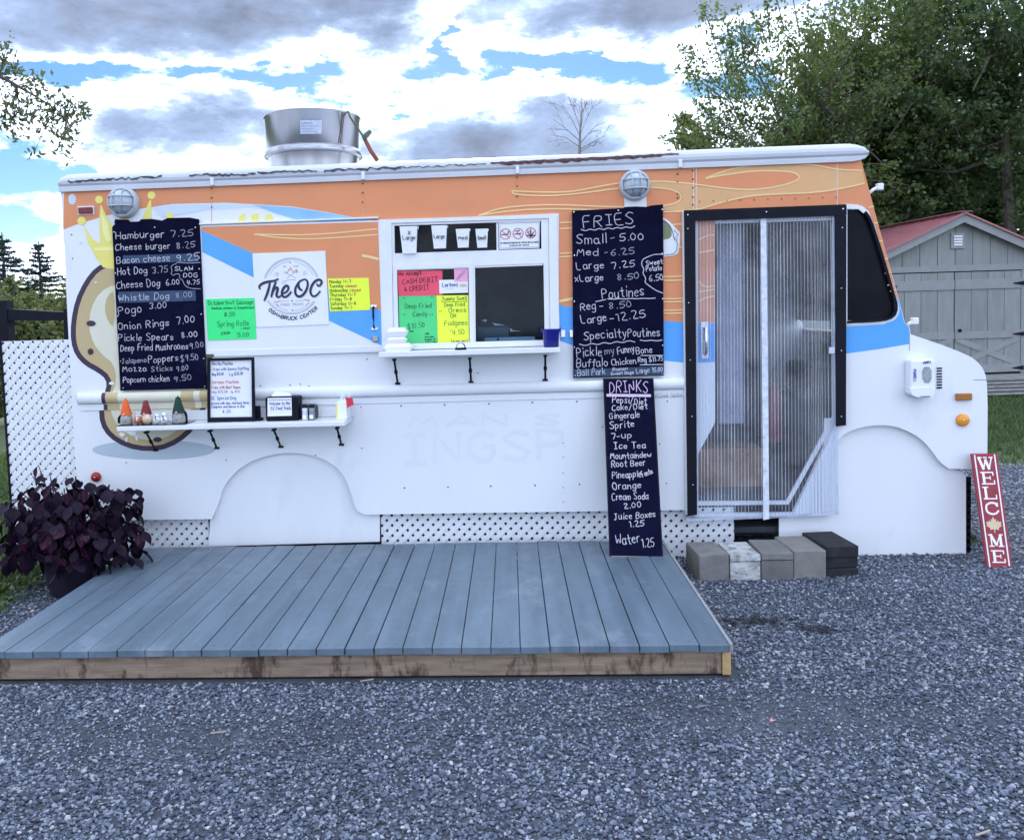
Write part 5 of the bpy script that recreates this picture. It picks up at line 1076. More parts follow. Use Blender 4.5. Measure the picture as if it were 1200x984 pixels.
# things inside the doorway
tt = thing('cardboard_box', 'brown box on the entry floor behind the plastic curtain', 'box', (W(862, 555, .35).x, .45, .2)); box('box_body', (W(806, 555, .35).x, .32, .42), (W(893, 555, .35).x, .62, .72), M_brown, tt, .01)
tt = thing('extinguisher', 'dim red and white canister standing inside the doorway', 'extinguisher', (W(906, 400, .7).x, .7, .6)); lathe('canister', [(.05, .45), (.06, .47), (.06, .8), (.03, .86), (.015, .88), (.015, .92)], (W(906, 400, .7).x, .7, .25), mat('dull_red', (.30, .04, .05), .4), tt, 16)

# ================================================================ DECK
DX0, DX1, DYF, DYB, DZ = -2.665, 1.010, -1.915, -.065, .165
deck = thing('deck_platform', 'low wooden platform with blue-grey painted boards in front of the truck', 'deck', ((DX0+DX1)/2, -1, 0))
NB = 26; pit = (DX1-.012-DX0)/NB; rd = random.Random(12)
for i in range(NB):
    a = DX0+i*pit; g = .0016+rd.uniform(0, .0022); dz = rd.uniform(-.002, .0015); yf = DYF+rd.uniform(-.005, .006)
    o = box('board', (a+g, yf, DZ-.036+dz), (a+pit-g, DYB+rd.uniform(-.01, .01), DZ+dz), M_deck, deck, .003)
    o.data.transform(Matrix.Translation((0, 0, 0)))
box('rim_joist', (DX0+.01, DYF+.028, .012), (DX1-.045, DYF+.066, DZ-.038), M_wood, deck, .004)
box('end_joist', (DX1-.043, DYF+.018, .010), (DX1-.003, DYB, DZ-.039), M_endwood, deck, .003); box('end_strip', (DX1-.011, DYF+.01, DZ-.037), (DX1+.006, DYB, DZ-.001), mat('bare_strip', (.26, .27, .28), .7), deck, .002)
box('end_joist', (DX0+.01, DYF+.068, .012), (DX0+.05, DYB, DZ-.039), M_wood, deck, .003)
for k in range(1, 7): box('joist', (DX0+k*.5, DYF+.068, .02), (DX0+k*.5+.038, DYB, DZ-.04), M_wood, deck)
bm = bmesh.new()
for i in range(NB):
    for yy in (DYF+.05, DYB-.06, -1.0):
        for s in (.3, .7): bmesh.ops.create_cone(bm, segments=6, radius1=.0035, radius2=.0035, depth=.001, cap_ends=True, matrix=Matrix.Translation((DX0+(i+s)*pit, yy+rd.uniform(-.01, .01), DZ+.0012)))
frombm('screw_head', bm, mat('painted_screw', (.10, .13, .17), .6), deck)['kind'] = 'stuff'

# ================================================================ CONCRETE BLOCKS (step)
XB_ = [1.168, 1.366, 1.562, 1.768, 1.980, 2.195]; YFb = [-.470, -.472, -.468, -.450, -.425]; ZT = [.172, .168, .175, .182, .20]; DB = [.31, .31, .33, .36, .37]
for k in range(5):
    lab = ['plain grey concrete block at the left end of the step row', 'whitened concrete block, second in the step row', 'grey block with a rough split edge in the middle of the step row', 'smooth tan grey concrete block, second from the right of the step row', 'blackened block at the right end of the step row'][k]
    t = thing('concrete_block', lab, 'concrete block', ((XB_[k]+XB_[k+1])/2, YFb[k]+.15, 0), 'concrete blocks forming a step at the door')
    m_ = [M_block, M_blockw, M_block, mat('tan_concrete', (.21, .20, .185), .95, var=.12, vs=14, bump=.5, bs=110), M_blockd][k]
    rt = Matrix.Translation(((XB_[k]+XB_[k+1])/2, YFb[k], 0)) @ Matrix.Rotation(R([4, 1, -1, 2, 5][k]), 4, 'Z')
    w_ = (XB_[k+1]-XB_[k])/2-.003; z1 = ZT[k]
    if k in (0, 3): box('block_body', (-w_, 0, -.01), (w_, DB[k], z1), m_, t, .006, rt)
    elif k in (1, 2): box('block_body', (-w_, .004, -.01), (w_, DB[k], z1*.72), m_, t, .006, rt); box('cap_slab', (-w_, 0, z1*.74), (w_, DB[k], z1), m_, t, .006, rt)
    else:
        for a_, b_ in ((-.01, .055), (.058, .125), (.128, z1)): box('slab', (-w_, rd.uniform(0, .012), a_), (w_, DB[k], b_), m_, t, .006, rt)

# ================================================================ WELCOME SIGN
wn = np.array([0., -.76, .22]); wmap = planemap((3.15, -.275, 0), wn)
t = thing('welcome_sign', 'tall red plank sign with white letters leaning on the nose of the truck', 'sign', (3.15, -.27, 0))
wc = [(1138.5, 531.5), (1168.5, 531), (1186.5, 665.5), (1157, 665)]
fr = [wmap(*p) for p in wc]; bk = [v-Vector(wn).normalized()*.018 for v in fr]
raw('plank', fr+bk, [(0, 1, 2, 3), (7, 6, 5, 4), (0, 4, 5, 1), (1, 5, 6, 2), (2, 6, 7, 3), (3, 7, 4, 0)], M_red, t)
def wuv(u, v): # u 0..1 across, v 0..1 down
    tl, tr, br, bl = wc; return (tl[0]+(tr[0]-tl[0])*u+((bl[0]-tl[0])+(br[0]-tr[0]-(bl[0]-tl[0]))*u)*v, tl[1]+(tr[1]-tl[1])*u+((bl[1]-tl[1])+(br[1]-tr[1]-(bl[1]-tl[1]))*u)*v)
wm = lambda x, y: wmap(x, y, .002)
line('stripe', [wuv(.11, .012), wuv(.11, .99)], 1.6, M_sw, t, wm, 0); line('stripe', [wuv(.89, .012), wuv(.89, .99)], 1.6, M_sw, t, wm, 0)
WL = {'W': [((0, 1), (.28, 0), 3), ((.28, 0), (.5, .8), 1.6), ((.5, .8), (.72, 0), 3), ((.72, 0), (1, 1), 1.6), ((-.08, 1), (.22, 1), 1.4), ((.36, 1), (.62, 1), 1.4), ((.8, 1), (1.08, 1), 1.4)],
      'E': [((.2, 0), (.2, 1), 3), ((0, 1), (.95, 1), 1.5), ((0, 0), (1, 0), 1.5), ((.2, .52), (.7, .52), 1.4), ((.95, 1), (.95, .74), 1.4), ((1, 0), (1, .28), 1.4), ((.7, .38), (.7, .66), 1.2)],
      'L': [((.2, 0), (.2, 1), 3), ((0, 1), (.42, 1), 1.4), ((0, 0), (1, 0), 1.5), ((1, 0), (1, .32), 1.5)],
      'M': [((.12, 0), (.12, 1), 1.6), ((.12, 1), (.5, .1), 3), ((.5, .1), (.86, 1), 1.6), ((.86, 0), (.86, 1), 3), ((-.06, 0), (.3, 0), 1.4), ((.66, 0), (1.06, 0), 1.4), ((-.06, 1), (.2, 1), 1.4), ((.8, 1), (1.06, 1), 1.4)]}
lets = [('W', .035, .135), ('E', .165, .265), ('L', .295, .395), ('C', .43, .53), ('', .56, .68), ('M', .71, .81), ('E', .85, .95)]
for ch, v0, v1 in lets:
    acc = ([], [])
    def q(a, b): return wuv(.25+.5*a, v1-(v1-v0)*b)
    if ch == 'C': ribbon(acc, chaikin([q(.95, .72), q(.85, .95), q(.5, 1.02), (q(.12, .85)), q(.05, .5), q(.12, .15), q(.5, -.02), q(.85, .08), q(1, .3)], 2), [1.6]*4+[2.6]*20+[1.6]*12 if False else 2.3, wm); ribbon(acc, [q(.97, 1), q(.97, .68)], 1.4, wm)
    elif ch: 
        for a, b, w_ in WL[ch]: ribbon(acc, [q(*a), q(*b)], w_*1.0, wm)
    if ch: marks('letter', acc, M_sw, t)
    else:
        lf = [(.5, 1.1), (.6, .85), (.72, .92), (.68, .68), (.86, .8), (.9, .68), (1.12, .7), (1.04, .5), (1.12, .42), (.82, .22), (.86, .1), (.55, .16), (.53, -.1), (.47, -.1), (.45, .16), (.14, .1), (.18, .22), (-.12, .42), (-.04, .5), (-.12, .7), (.1, .68), (.14, .8), (.32, .68), (.28, .92), (.4, .85)]
        pp = [wm(*q(*p)) for p in lf]; tr = tessellate_polygon([[Vector((p.x, p.z, 0)) for p in pp]]); raw('maple_leaf', pp, [tuple(x) for x in tr], M_leafgold, t)

# ================================================================ PLANT POT
pc = Vector((-2.90, -.50, 0)); t = thing('potted_plant', 'dark purple leafy plant in a dark planter beside the deck corner', 'potted plant', tuple(pc))
lathe('planter', [(.001, 0), (.15, 0), (.16, .01), (.205, .25), (.22, .255), (.22, .28), (.20, .28), (.19, .26), (.001, .25)], pc, M_pot, t, 26)
lathe('soil', [(.19, .26), (.1, .265), (.001, .27)], pc, M_soil, t, 16)
M_col = bpy.data.materials.new('coleus_leaf'); M_col.use_nodes = True; n = NT(M_col.node_tree); b = M_col.node_tree.nodes['Principled BSDF']
tcn = n.n('ShaderNodeTexCoord').outputs['Object']; sp = n.n('ShaderNodeSeparateXYZ'); n.l(tcn, sp.inputs[0]); oi = n.n('ShaderNodeObjectInfo').outputs['Random']
mid = n.m('MULTIPLY', n.m('SUBTRACT', 1., n.m('MULTIPLY', n.m('ABSOLUTE', sp.outputs[0]), 80.)), n.m('GREATER_THAN', oi, .45))
ccx_ = n.mix(n.m('MAXIMUM', mid, 0.), (.014, .004, .015), (.06, .006, .035)); edg = n.m('GREATER_THAN', n.m('ADD', n.m('ABSOLUTE', n.m('MULTIPLY', sp.outputs[0], 1.35)), n.m('MULTIPLY', n.noise(tcn, 60), .006)), .034)
ccx_ = n.mix(n.m('MULTIPLY', edg, n.m('MULTIPLY', oi, .6)), ccx_, (.05, .06, .03)); n.l(ccx_, b.inputs['Base Color']); b.inputs['Roughness'].default_value = .6; b.inputs['Specular IOR Level'].default_value = .15
# leaf mesh, base at origin, length along +Y
def leaf_mesh():
    pr = [(0, .002), (.12, .014), (.3, .027), (.5, .031), (.7, .024), (.88, .011), (1, .0)]; L = .085; vs = []; fs = []
    for i, (u, w) in enumerate(pr):
        z = -.018*u*u; vs += [(-w, u*L, z+.007), (0, u*L, z), (w, u*L, z+.007)]
    for i in range(len(pr)-1): a = 3*i; fs += [(a, a+1, a+4, a+3), (a+1, a+2, a+5, a+4)]
    me = bpy.data.meshes.new('leaf'); me.from_pydata(vs, [], fs); me.materials.append(M_col); me.polygons.foreach_set('use_smooth', [True]*len(me.polygons)); return me
lm_ = leaf_mesh(); rl = random.Random(21); tips = []
for px, py, Y in [(20, 572, -.5), (38, 556, -.5), (45, 543, -.5), (58, 552, -.55), (30, 600, -.7), (12, 590, -.5), (4, 612, -.55), (8, 640, -.6), (25, 635, -.75), (45, 620, -.85), (62, 585, -.6), (75, 570, -.5), (88, 556, -.5), (95, 562, -.45), (100, 585, -.5),
    (112, 590, -.45), (90, 605, -.75), (70, 610, -.9), (60, 628, -.85), (85, 628, -.85), (105, 620, -.8), (120, 600, -.5), (133, 590, -.45), (140, 605, -.45), (120, 630, -.7), (132, 632, -.6), (150, 620, -.5), (163, 616, -.5), (15, 615, -.4), (70, 648, -.78), (100, 645, -.75), (52, 646, -.78), (160, 626, -.5), (60, 565, -.3), (80, 590, -.3)]:
    tips.append(tuple(W(px, py+2, Y)))
bm = bmesh.new(); nl = 0
for tp in tips:
    tp = Vector(tp); b0 = pc+Vector((rl.uniform(-.08, .08), rl.uniform(-.08, .08), .26)); md_ = (b0+tp)/2+Vector((0, 0, .08)); tube('', [b0, md_, tp], [.006, .005, .003], None, None, 5, bm)
    for j in range(9):
        if nl >= 298: break
        u = 1-.085*j-rl.uniform(0, .05); p = b0*(1-u)**2+md_*2*u*(1-u)+tp*u*u
        o = bpy.data.objects.new('leaf', lm_); COL.objects.link(o); o.parent = t; o.matrix_parent_inverse = Matrix.Translation(t.location).inverted()
        az_ = rl.uniform(0, 6.28) if rl.random() < .55 else rl.uniform(2.2, 4.1); s = rl.uniform(.75, 1.25)*(1.0 if j else .8); o.location = p+Vector((rl.uniform(-.03, .03), rl.uniform(-.03, .03), rl.uniform(-.03, .02))); o.rotation_euler = (rl.uniform(-1.25, -.2), rl.uniform(-.3, .3), az_); o.scale = (s*1.05, s, s); nl += 1
vs = []; fs = []; base_v = [Vector(v.co) for v in lm_.vertices]; base_f = [tuple(p.vertices) for p in lm_.polygons]
for k in range(420):
    a = rl.uniform(0, 6.28); rr_ = .10+.26*math.sqrt(rl.random()); zz = rl.uniform(.30, .76)-rr_*.25
    mt = Matrix.Translation((pc.x+rr_*math.cos(a)*1.25, pc.y+rr_*math.sin(a)*.8, zz)) @ Matrix.Rotation(rl.uniform(0, 6.28), 4, 'Z') @ Matrix.Rotation(rl.uniform(-1.5, -.3), 4, 'X') @ Matrix.Scale(rl.uniform(.9, 1.4), 4)
    n0 = len(vs); vs += [mt @ v for v in base_v]; fs += [tuple(i+n0 for i in f) for f in base_f]
raw('inner_leaves', vs, fs, mat('plum_leaf', (.014, .006, .018), .6, var=.6, vs=14, spec=.15), t, True)['kind'] = 'stuff'
frombm('stem', bm, mat('purple_stem', (.05, .015, .04), .6), t)['kind'] = 'stuff'
# ================================================================ SHED
sh = thing('garden_shed', 'grey wooden shed with red metal roof and double barn doors behind the truck', 'shed', (0, 0, 0), local=True)
o_ = W(1117, 430, 10.5); sh.location = (o_.x, 10.5, 0); sh.rotation_euler = (0, 0, R(5))
HW, EH, AH, SD, DBT = 2.42, 2.12, 3.20, 3.2, .34   # half width, eave height, apex height, depth, door foot height
cxs = .10                                          # apex offset from the door seam
def rise(x): return EH+(AH-EH)*(1-abs(x-cxs)/HW)
box('shed_core', (cxs-HW+.02, .05, .05), (cxs+HW-.02, SD, EH-.02), M_dark, sh)
x = cxs-HW; bw = .335; k = 0
while x < cxs+HW-.01:
    x2 = min(x+bw, cxs+HW); a, b = x+.006, x2-.006
    pts = [(a, 2.24), (b, 2.24), (b, rise(b)-.03)]+([(cxs, rise(cxs)-.03)] if a < cxs < b else [])+[(a, rise(a)-.03)]
    extr('siding_board', [pts], 0, .02, M_shed, sh)
    if x2 < -1.30 or x > 1.35: extr('siding_board', [[(a, .25), (b, .25), (b, 2.235), (a, 2.235)]], 0, .02, M_shed, sh)
    x = x2
extr('gable_backing', [[(cxs-HW, 2.0), (cxs+HW, 2.0), (cxs+HW, rise(cxs+HW)-.02), (cxs, AH-.02), (cxs-HW, rise(cxs-HW)-.02)]], .022, .035, M_dark, sh)
box('lintel_trim', (-1.55, -.03, 2.24), (1.6, -.001, 2.35), M_shedtrim, sh, .004)
for s, x0_, x1_ in ((-1, -1.26, -.006), (1, .006, 1.27)):
    d = box('shed_door', (x0_, -.012, DBT), (x1_, .018, 2.22), M_dark, sh)
    n_b = 4 if s < 0 else 4; w_ = (x1_-x0_)/4
    for i in range(4): box('door_board', (x0_+i*w_+.004, -.024, DBT), (x0_+(i+1)*w_-.004, -.0125, 2.22), M_shed, d, .002)
    for z0_, z1_ in ((1.90, 2.08), (.98, 1.11), (DBT, DBT+.14)): box('door_rail', (x0_+.002, -.045, z0_), (x1_-.002, -.0245, z1_), M_shedtrim, d, .004)
    for a, b in (((x0_+.03, DBT+.14), (x1_-.03, .98)), ((x0_+.03, .98), (x1_-.03, DBT+.14))):
        L = math.hypot(b[0]-a[0], b[1]-a[1]); dx, dz = (b[0]-a[0])/L*.05, (b[1]-a[1])/L*.05
        extr('door_brace', [[(a[0]-dz, a[1]+dx), (b[0]-dz, b[1]+dx), (b[0]+dz, b[1]-dx), (a[0]+dz, a[1]-dx)]], -.040 if dz > 0 else -.037, -.0245, M_shedtrim, d)
    for z in (1.99, 1.045, DBT+.07):
        xx = x0_ if s < 0 else x1_; extr('strap_hinge', [[(xx+s*.05, z-.04), (xx+s*.05, z+.04), (xx-s*.16, z+.008), (xx-s*.16, z-.008)]], -.055, -.046, M_black, d)
lathe('door_knob', [(.03, 0), (.03, .03), (.02, .05), (.001, .05)], (.10, -.025, 1.14), M_black, sh, 12, 'Y')
for s in (-1, 1):
    xe = cxs+s*(HW+.18); ze = EH-(AH-EH)/HW*.18
    extr('rake_board', [[(cxs, AH+.08), (xe, ze+.08), (xe, ze-.07), (cxs, AH-.07)]], -.16-(0 if s < 0 else .002), -.13, M_shedtrim, sh)
    extr('roof_panel', [[(cxs, AH+.105), (xe, ze+.105), (xe, ze+.082), (cxs, AH+.082)]], -.20, SD+.2, M_roofred, sh)
    rb = random.Random(1); y = -.18
    while y < SD+.2:
        extr('roof_rib', [[(cxs, AH+.125), (xe, ze+.125), (xe, ze+.106), (cxs, AH+.106)]], y, y+.02, M_roofred, sh); y += .225
    box('side_wall', (cxs+s*HW-.02, .04, .05), (cxs+s*HW+.0, SD, EH+.02), M_shed, sh)
    extr('soffit', [[(cxs, AH-.0), (xe, ze-.0), (xe, ze-.02), (cxs, AH-.02)]], -.13, .0, M_shedtrim, sh)
box('ridge_cap', (cxs-.12, -.21, AH+.118), (cxs+.12, SD+.2, AH+.132), M_roofred, sh)
gv = box('gable_vent', (-.07, -.03, 2.66), (.19, -.002, 2.95), M_shedtrim, sh, .005)
for k in range(4): box('louver', (-.02, -.042, 2.715+k*.052), (.14, -.031, 2.745+k*.052), M_plast, gv, .003)
for xa, xb in ((-1.42, -1.27), (1.28, 1.43)): box('door_jamb', (xa, -.02, .3), (xb, -.0015, 2.238), M_shedtrim, sh, .004)
box('ramp_platform', (-.95, -.75, .02), (1.7, -.02, .30), M_oldwood, sh)
for k in range(5): box('ramp_board', (-.95, -1.35+k*.13, .06+.05*k), (1.72, -1.23+k*.13, .09+.05*k), M_oldwood, sh)

# ================================================================ DARK PERGOLA POST AND RAIL (left)
t = thing('pergola_frame', 'black timber post and beam standing behind the lattice fence', 'pergola', (-4.9, 2.0, 0))
Yp = 2.0

pplate('beam', [(-60, 357), (6, 357), (8, 362), (80, 366), (80, 375.5), (-60, 376)], Yp, .12, M_black, t)
pplate('post', [(-14, 353), (7, 352), (10, 402), (-14, 404)], Yp-.01, .12, M_black, t)
pplate('rail_board', [(74, 362), (79, 362), (81, 420), (76, 420)], Yp-.005, .1, M_black, t)
box('post', (W(-12, 400, Yp).x-.22, Yp-.0, 0), (W(-12, 400, Yp).x-.11, Yp+.1, 1.7), M_black, t)

# ================================================================ VEGETATION
def quads(name, C, S, m, parent, rs, elong=1.7, droop=0.):
    """many small leaf faces (rhombs) centred at C with size S"""
    n = len(C); d = rs.normal(size=(n, 3)); d[:, 2] -= droop; d /= np.linalg.norm(d, axis=1)[:, None]; e = rs.normal(size=(n, 3)); e -= (e*d).sum(1)[:, None]*d; e /= np.linalg.norm(e, axis=1)[:, None]
    S = S[:, None]; V = np.stack([C-d*S*elong/2, C+e*S/2, C+d*S*elong/2, C-e*S/2], 1)
    me = bpy.data.meshes.new(name); me.vertices.add(4*n); me.vertices.foreach_set('co', V.ravel()); me.loops.add(4*n); me.loops.foreach_set('vertex_index', np.arange(4*n)); me.polygons.add(n); me.polygons.foreach_set('loop_start', np.arange(0, 4*n, 4)); me.update()
    return link(name, me, m, parent)
def tree(label, base, cc, rx, ry, rz, nb, nleaf, ls, m, seed, spread=.22, tips=None, name='leafy_tree', cat='tree', group='trees behind the truck', trunk=.16, blen=(.5, 1.1), shell=.45):
    rs = np.random.RandomState(seed); t = thing(name, label, cat, tuple(base), group)
    base = Vector(base); cc = Vector(cc); bm = bmesh.new(); C = []; top = cc+Vector((0, 0, rz*.5))
    pts = [base, base.lerp(cc, .5)+Vector((rs.uniform(-.15, .15), rs.uniform(-.15, .15), 0)), cc, top]
    tube('', pts, [trunk, trunk*.75, trunk*.45, trunk*.15], None, None, 8, bm)
    limbs = []
    nlimb = 14
    for k in range(nlimb):
        u = rs.uniform(.25, .95); s = Vector(pts[1]).lerp(top, u); th = rs.uniform(0, 6.28); f = rs.uniform(.55, .8)
        e = cc+Vector((math.cos(th)*rx*f, math.sin(th)*ry*f, rz*rs.uniform(-.5, .8))); mid = s.lerp(e, .5)+Vector((0, 0, .15*rz*rs.uniform(-.5, 1))); limbs.append((s, mid, e)); tube('', [s, mid, e], [trunk*.35, trunk*.22, trunk*.08], None, None, 6, bm)
    ends = []
    for k in range(nb):
        v = rs.normal(size=3); v /= np.linalg.norm(v); r = (rs.uniform(shell, 1) if rs.rand() < .8 else rs.uniform(.1, shell))
        lump = 1+.16*math.sin(v[0]*5+seed)+.14*math.sin(v[2]*6+v[1]*4+seed*2); ends.append(Vector((cc.x+v[0]*rx*r*lump, cc.y+v[1]*ry*r*lump, cc.z+v[2]*rz*r*lump)))
    for e in (tips or []): ends.append(Vector(e))
    for k, e in enumerate(ends):
        out = (e-cc); out.z += .5*rz*.3; out = out.normalized(); up = Vector((rs.normal()*.35, rs.normal()*.35, .35+rs.uniform(-.3, .4))); d = (out+up).normalized(); L = rs.uniform(*blen)
        a = e-d*L*.5; b = e+d*L*.5; b.z -= .04*L
        if k % 2 == 0 or k >= nb: tube('', [a, (a+b)/2+Vector((0, 0, .05*L)), b], [.016, .010, .004], None, None, 4, bm)
        u = rs.rand(nleaf)**.8; q = np.array(a)[None]*(1-u[:, None])+np.array(b)[None]*u[:, None]; q += rs.normal(size=(nleaf, 3))*(spread*(1.15-.75*u[:, None])*np.array([1, 1, .7]))*L; C.append(q)
    C = np.concatenate(C); frombm('trunk', bm, M_bark, t); quads('crown', C, ls*rs.uniform(.6, 1.3, len(C)), m, t, rs); return t
L1 = leafmat('maple_leaves', (.07, .115, .028), (.17, .22, .055), .6); L2 = leafmat('dark_leaves', (.042, .088, .025), (.115, .165, .045), .55); L3 = leafmat('warm_leaves', (.08, .11, .03), (.19, .20, .06), .5)
c = W(940, 150, 13); tips = [W(x_, y_, 12.6) for x_, y_ in ((812, 88), (822, 75), (835, 100), (845, 120), (850, 70), (868, 40), (880, 60), (800, 150), (815, 160), (795, 165), (835, 135), (930, 5), (900, 20), (912, 8), (890, 30), (825, 155), (850, 150), (860, 95))]
tree('tall leafy tree whose spiky left twigs reach over the cab roof', (c.x, 13, 0), c, 2.15, 2.0, 2.6, 300, 75, .055, L1, 5, tips=tips, blen=(.8, 1.6), spread=.13)
c = W(1060, 95, 14.5); tree('high broad tree in the middle behind the shed roof', (c.x, 14.5, 0), c, 2.7, 2.4, 3.2, 340, 85, .064, L1, 8, blen=(.8, 1.5), spread=.14)
c = W(1175, 110, 13.5); tree('dark dense tree at the right edge above the shed', (c.x+.4, 13.5, 0), c, 2.7, 2.2, 3.4, 400, 85, .064, L2, 11, blen=(.7, 1.4), spread=.14)
c = W(1010, 215, 16); tree('low dark tree filling the gap between cab and shed', (c.x, 16, 0), c, 2.4, 2, 2.2, 330, 85, .10, L2, 14, blen=(.6, 1.1))
c = W(1130, 225, 17); tree('low bushy tree directly behind the shed ridge', (c.x, 17, 0), c, 3.4, 2, 1.9, 330, 85, .10, L2, 17, blen=(.6, 1.1))
c = W(1085, 150, 18.5); tree('rear tree showing through the gaps of the front crowns', (c.x, 18.5, 0), c, 3.3, 2.2, 3.4, 160, 80, .09, L2, 19, blen=(.7, 1.3), spread=.16)
c = W(815, 162, 17); tree('small sunlit treetop showing just above the truck roof', (c.x, 17, 0), c+Vector((0, 0, -.7)), .75, .7, 1.05, 50, 60, .10, L3, 23, blen=(.5, .9))
# overhanging branch, top left
t = thing('leafy_tree', 'tree at the left edge with one drooping leafy bough hanging into view', 'tree', (-8.2, 3.5, 0), 'trees left of the truck')
bm = bmesh.new(); tube('', [(-8.2, 3.5, 0), (-8.1, 3.5, 3), (-7.9, 3.6, 6)], [.2, .16, .08], None, None, 8, bm)
rs = np.random.RandomState(31); C = []
Yb = 3.2
limb = [Vector((-8.0, 3.5, 5.2)), W(-30, 75, Yb), W(10, 95, Yb), W(45, 115, Yb), W(80, 138, Yb)]
tube('', limb, [.05, .035, .02, .012, .005], None, None, 6, bm)
ends = [(8, 55), (5, 70), (18, 80), (28, 82), (38, 88), (50, 97), (62, 108), (75, 118), (88, 122), (100, 130), (92, 138), (78, 145), (70, 158), (76, 172), (85, 165), (60, 150), (50, 140), (40, 145), (30, 135), (20, 140), (12, 150), (25, 160), (5, 130), (10, 110), (32, 110), (45, 120), (60, 130), (72, 186), (40, 180), (15, 165), (0, 150), (-5, 120), (-5, 60), (-8, 90)]
for ex, ey in ends:
    e = W(ex, ey, Yb+rs.uniform(-.35, .35)); s = min((W(lx, ly, Yb) for lx, ly in ((-30, 75), (0, 90), (20, 101), (45, 115), (65, 128), (78, 137))), key=lambda v: (v-e).length); mid = (s+e)/2+Vector((0, 0, .03)); tube('', [s, mid, e], [.007, .005, .002], None, None, 4, bm)
    nn = 30; u = rs.rand(nn, 1); q = np.array(mid)*(1-u)+np.array(e)*u+rs.normal(size=(nn, 3))*.055; C.append(q)
C.append(rs.normal(size=(2200, 3))*np.array([.5, .5, .5])+np.array([-7.2, 3.6, 5.1]))
C = np.concatenate(C); frombm('trunk', bm, M_bark, t); quads('crown', C, .034*rs.uniform(.6, 1.2, len(C)), leafmat('bough_leaves', (.05, .08, .03), (.14, .15, .05), .5), t, rs, 2.2, .6)
# bare tree top behind the roof
t = thing('bare_tree', 'leafless tree top poking up behind the truck roof', 'tree', (W(680, 170, 16).x, 16, 0), 'trees behind the truck')
bm = bmesh.new(); b0 = W(679, 180, 16); tube('', [(b0.x, 16, 0), tuple(b0), tuple(W(680, 150, 16)), tuple(W(682, 128, 16)), tuple(W(681, 112, 16))], [.10, .035, .022, .012, .004], None, None, 6, bm)
rb = random.Random(5)
def twig(p, q, r, dep):
    p, q = Vector(p), Vector(q); tube('', [p, p.lerp(q, .5)+Vector((rb.uniform(-.06, .06), rb.uniform(-.05, .05), rb.uniform(0, .08))), q], [r, r*.7, r*.3], None, None, 4, bm)
    if dep:
        for k in range(3):
            s = p.lerp(q, rb.uniform(.35, .85)); d = (q-p)*rb.uniform(.35, .6); d.rotate(Matrix.Rotation(rb.choice([-1, 1])*rb.uniform(.35, .8), 3, 'Y')); twig(s, s+d, r*.55, dep-1)
for (ax, ay), (bx, by) in (((680, 160), (655, 118)), ((680, 158), (700, 115)), ((679, 165), (648, 140)), ((680, 150), (665, 112)), ((681, 150), (692, 112)), ((680, 168), (706, 140)), ((680, 175), (712, 158)), ((679, 172), (645, 158)), ((681, 140), (672, 118)), ((680, 178), (700, 170)), ((681, 135), (688, 118))): twig(W(ax, ay, 16), W(bx, by, 16), .011, 2)
frombm('trunk', bm, mat('grey_bark', (.22, .19, .18), .9), t)
# spruces on the left
def spruce(label, px, ytop, Y, H, Wd, seed):
    rs = np.random.RandomState(seed); tp = W(px, ytop, Y); t = thing('spruce_tree', label, 'tree', (tp.x, Y, 0), 'spruces beyond the fence'); bm = bmesh.new(); tube('', [(tp.x, Y, 0), (tp.x, Y, tp.z)], [.16, .015], None, None, 6, bm); C = []
    z = tp.z-.15; k = 0
    while z > .8:
        d = tp.z-z; L = min(Wd, .14+d*.52)*rs.uniform(.7, 1.15)
        for j in range(5):
            a = rs.uniform(0, 6.28); dirv_ = np.array([math.cos(a), math.sin(a), 0]); n = int(120*L)+14; u = rs.rand(n)**.7; p0 = np.array([tp.x, Y, z]); q = p0+dirv_*(u*L)[:, None]; q[:, 2] += -.25*u*L+.22*(u*L)**2/max(L, .1); q += rs.normal(size=(n, 3))*.025; q[:, 2] -= rs.rand(n)*.10*(1-u); C.append(q)
            e = p0+dirv_*L; tube('', [tuple(p0), tuple(e+np.array([0, 0, -.1*L]))], [.015, .005], None, None, 3, bm)
        z -= rs.uniform(.10, .17)*(1+.25*d/3)
    C = np.concatenate(C); frombm('trunk', bm, M_bark, t); quads('crown', C, .042*rs.uniform(.6, 1.3, len(C)), M_spr, t, rs, 2.2)
M_spr = leafmat('spruce_needles', (.016, .035, .026), (.04, .07, .05), .2)
spruce('slim spruce with an open top just left of the truck', 45, 283, 26, 5, 1.35, 3); spruce('spruce cut by the left edge of the picture', 2, 272, 25, 5, 1.6, 4); spruce('shorter spruce partly hidden by the rear of the truck', 82, 318, 27, 5, 1.3, 9)
c = W(25, 362, 14); tree('rounded yellow-green bush rising above the black beam', (c.x, 14, 0), c+Vector((0, 0, -.5)), .95, 1, 1.1, 150, 70, .07, L3, 41, name='garden_bush', cat='bush', group='bushes left of the truck', trunk=.06, blen=(.3, .6))
c = W(45, 392, 9); tree('green bush seen under the black beam beside the truck', (c.x, 9, 0), c+Vector((0, 0, -.1)), 1.1, .8, .75, 150, 80, .055, L3, 43, name='garden_bush', cat='bush', group='bushes left of the truck', trunk=.05, blen=(.3, .6))
c = W(-15, 420, 8.5); tree('bush at the far left beyond the lattice', (c.x, 8.5, 0), c, .9, .8, 1.0, 120, 80, .055, L3, 44, name='garden_bush', cat='bush', group='bushes left of the truck', trunk=.05, blen=(.3, .6))
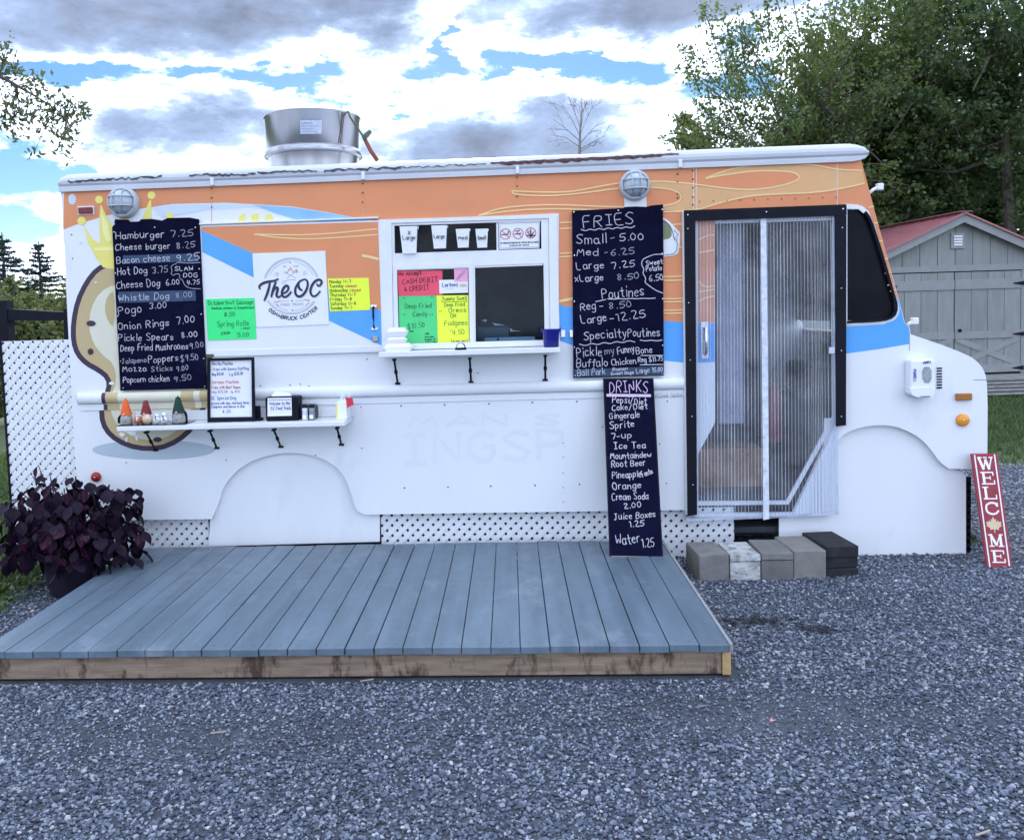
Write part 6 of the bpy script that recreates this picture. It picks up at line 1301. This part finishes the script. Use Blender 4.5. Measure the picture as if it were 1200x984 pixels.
# far hedge line closing the horizon
rs = np.random.RandomState(60); n = 26000; X = rs.uniform(-60, 70, n); H = 2.6+1.3*np.sin(X*.35)+.8*np.sin(X*.93+1)
C = np.stack([X, 46+rs.normal(size=n)*1.0, rs.rand(n)**.7*H], 1); h = quads('far_hedge', C, .42*rs.uniform(.6, 1.3, n), L2, None, rs, 1.3); h['kind'] = 'stuff'
# ground cover and a few fallen leaves
rs = np.random.RandomState(77); C = []
for k in range(42):
    x, y = rs.uniform(-3.75, -3.12), rs.uniform(-1.0, -.05); C.append(rs.normal(size=(26, 3))*np.array([.05, .05, .02])+np.array([x, y, .04]))
C = np.concatenate(C); C[:, 2] = np.abs(C[:, 2]); h = quads('ground_cover', C, .026*rs.uniform(.6, 1.3, len(C)), M_grass, None, rs, 1.4); h['kind'] = 'stuff'
c = G(1140, 640); C = rs.normal(size=(40, 3))*np.array([.05, .05, .02])+np.array([c.x, c.y+.1, .03]); h = quads('weed_tuft', C, .035*np.ones(40), M_grass, None, rs, 1.8); h['kind'] = 'stuff'
for px, py, lab, m_ in ((905, 843, 'small red and white wrapper scrap lying on the gravel', mat('wrapper', (.7, .25, .2), .6)),):
    g_ = G(px, py, .018); o = raw('litter_scrap', [(g_.x-.01, g_.y-.004, .014), (g_.x+.012, g_.y-.006, .018), (g_.x+.012, g_.y+.006, .015), (g_.x-.008, g_.y+.006, .02)], [(0, 1, 2, 3)], m_); tag(o, lab, 'litter')
for px, py in ((262, 854), (530, 760+33), (1150, 975)): 
    g_ = G(px, py, .02)
for px, py, lab in ((256, 858, 'pale wood splinter on the gravel left of the middle'), (1152, 976, 'pale wood splinter on the gravel at the bottom right'), (430, 797, 'thin wood splinter lying along the foot of the deck')):
    g_ = G(px, py, .02); o = box('wood_splinter', (-.032, -.003, 0), (.032, .003, .004), mat('pale_splinter', (.36, .31, .24), .8), None, 0, Matrix.Translation(g_) @ Matrix.Rotation(rs.uniform(-.6, .6), 4, 'Z')); tag(o, lab, 'splinter')
for o in list(bpy.data.objects):
    if '_local' in o: del o['_local']
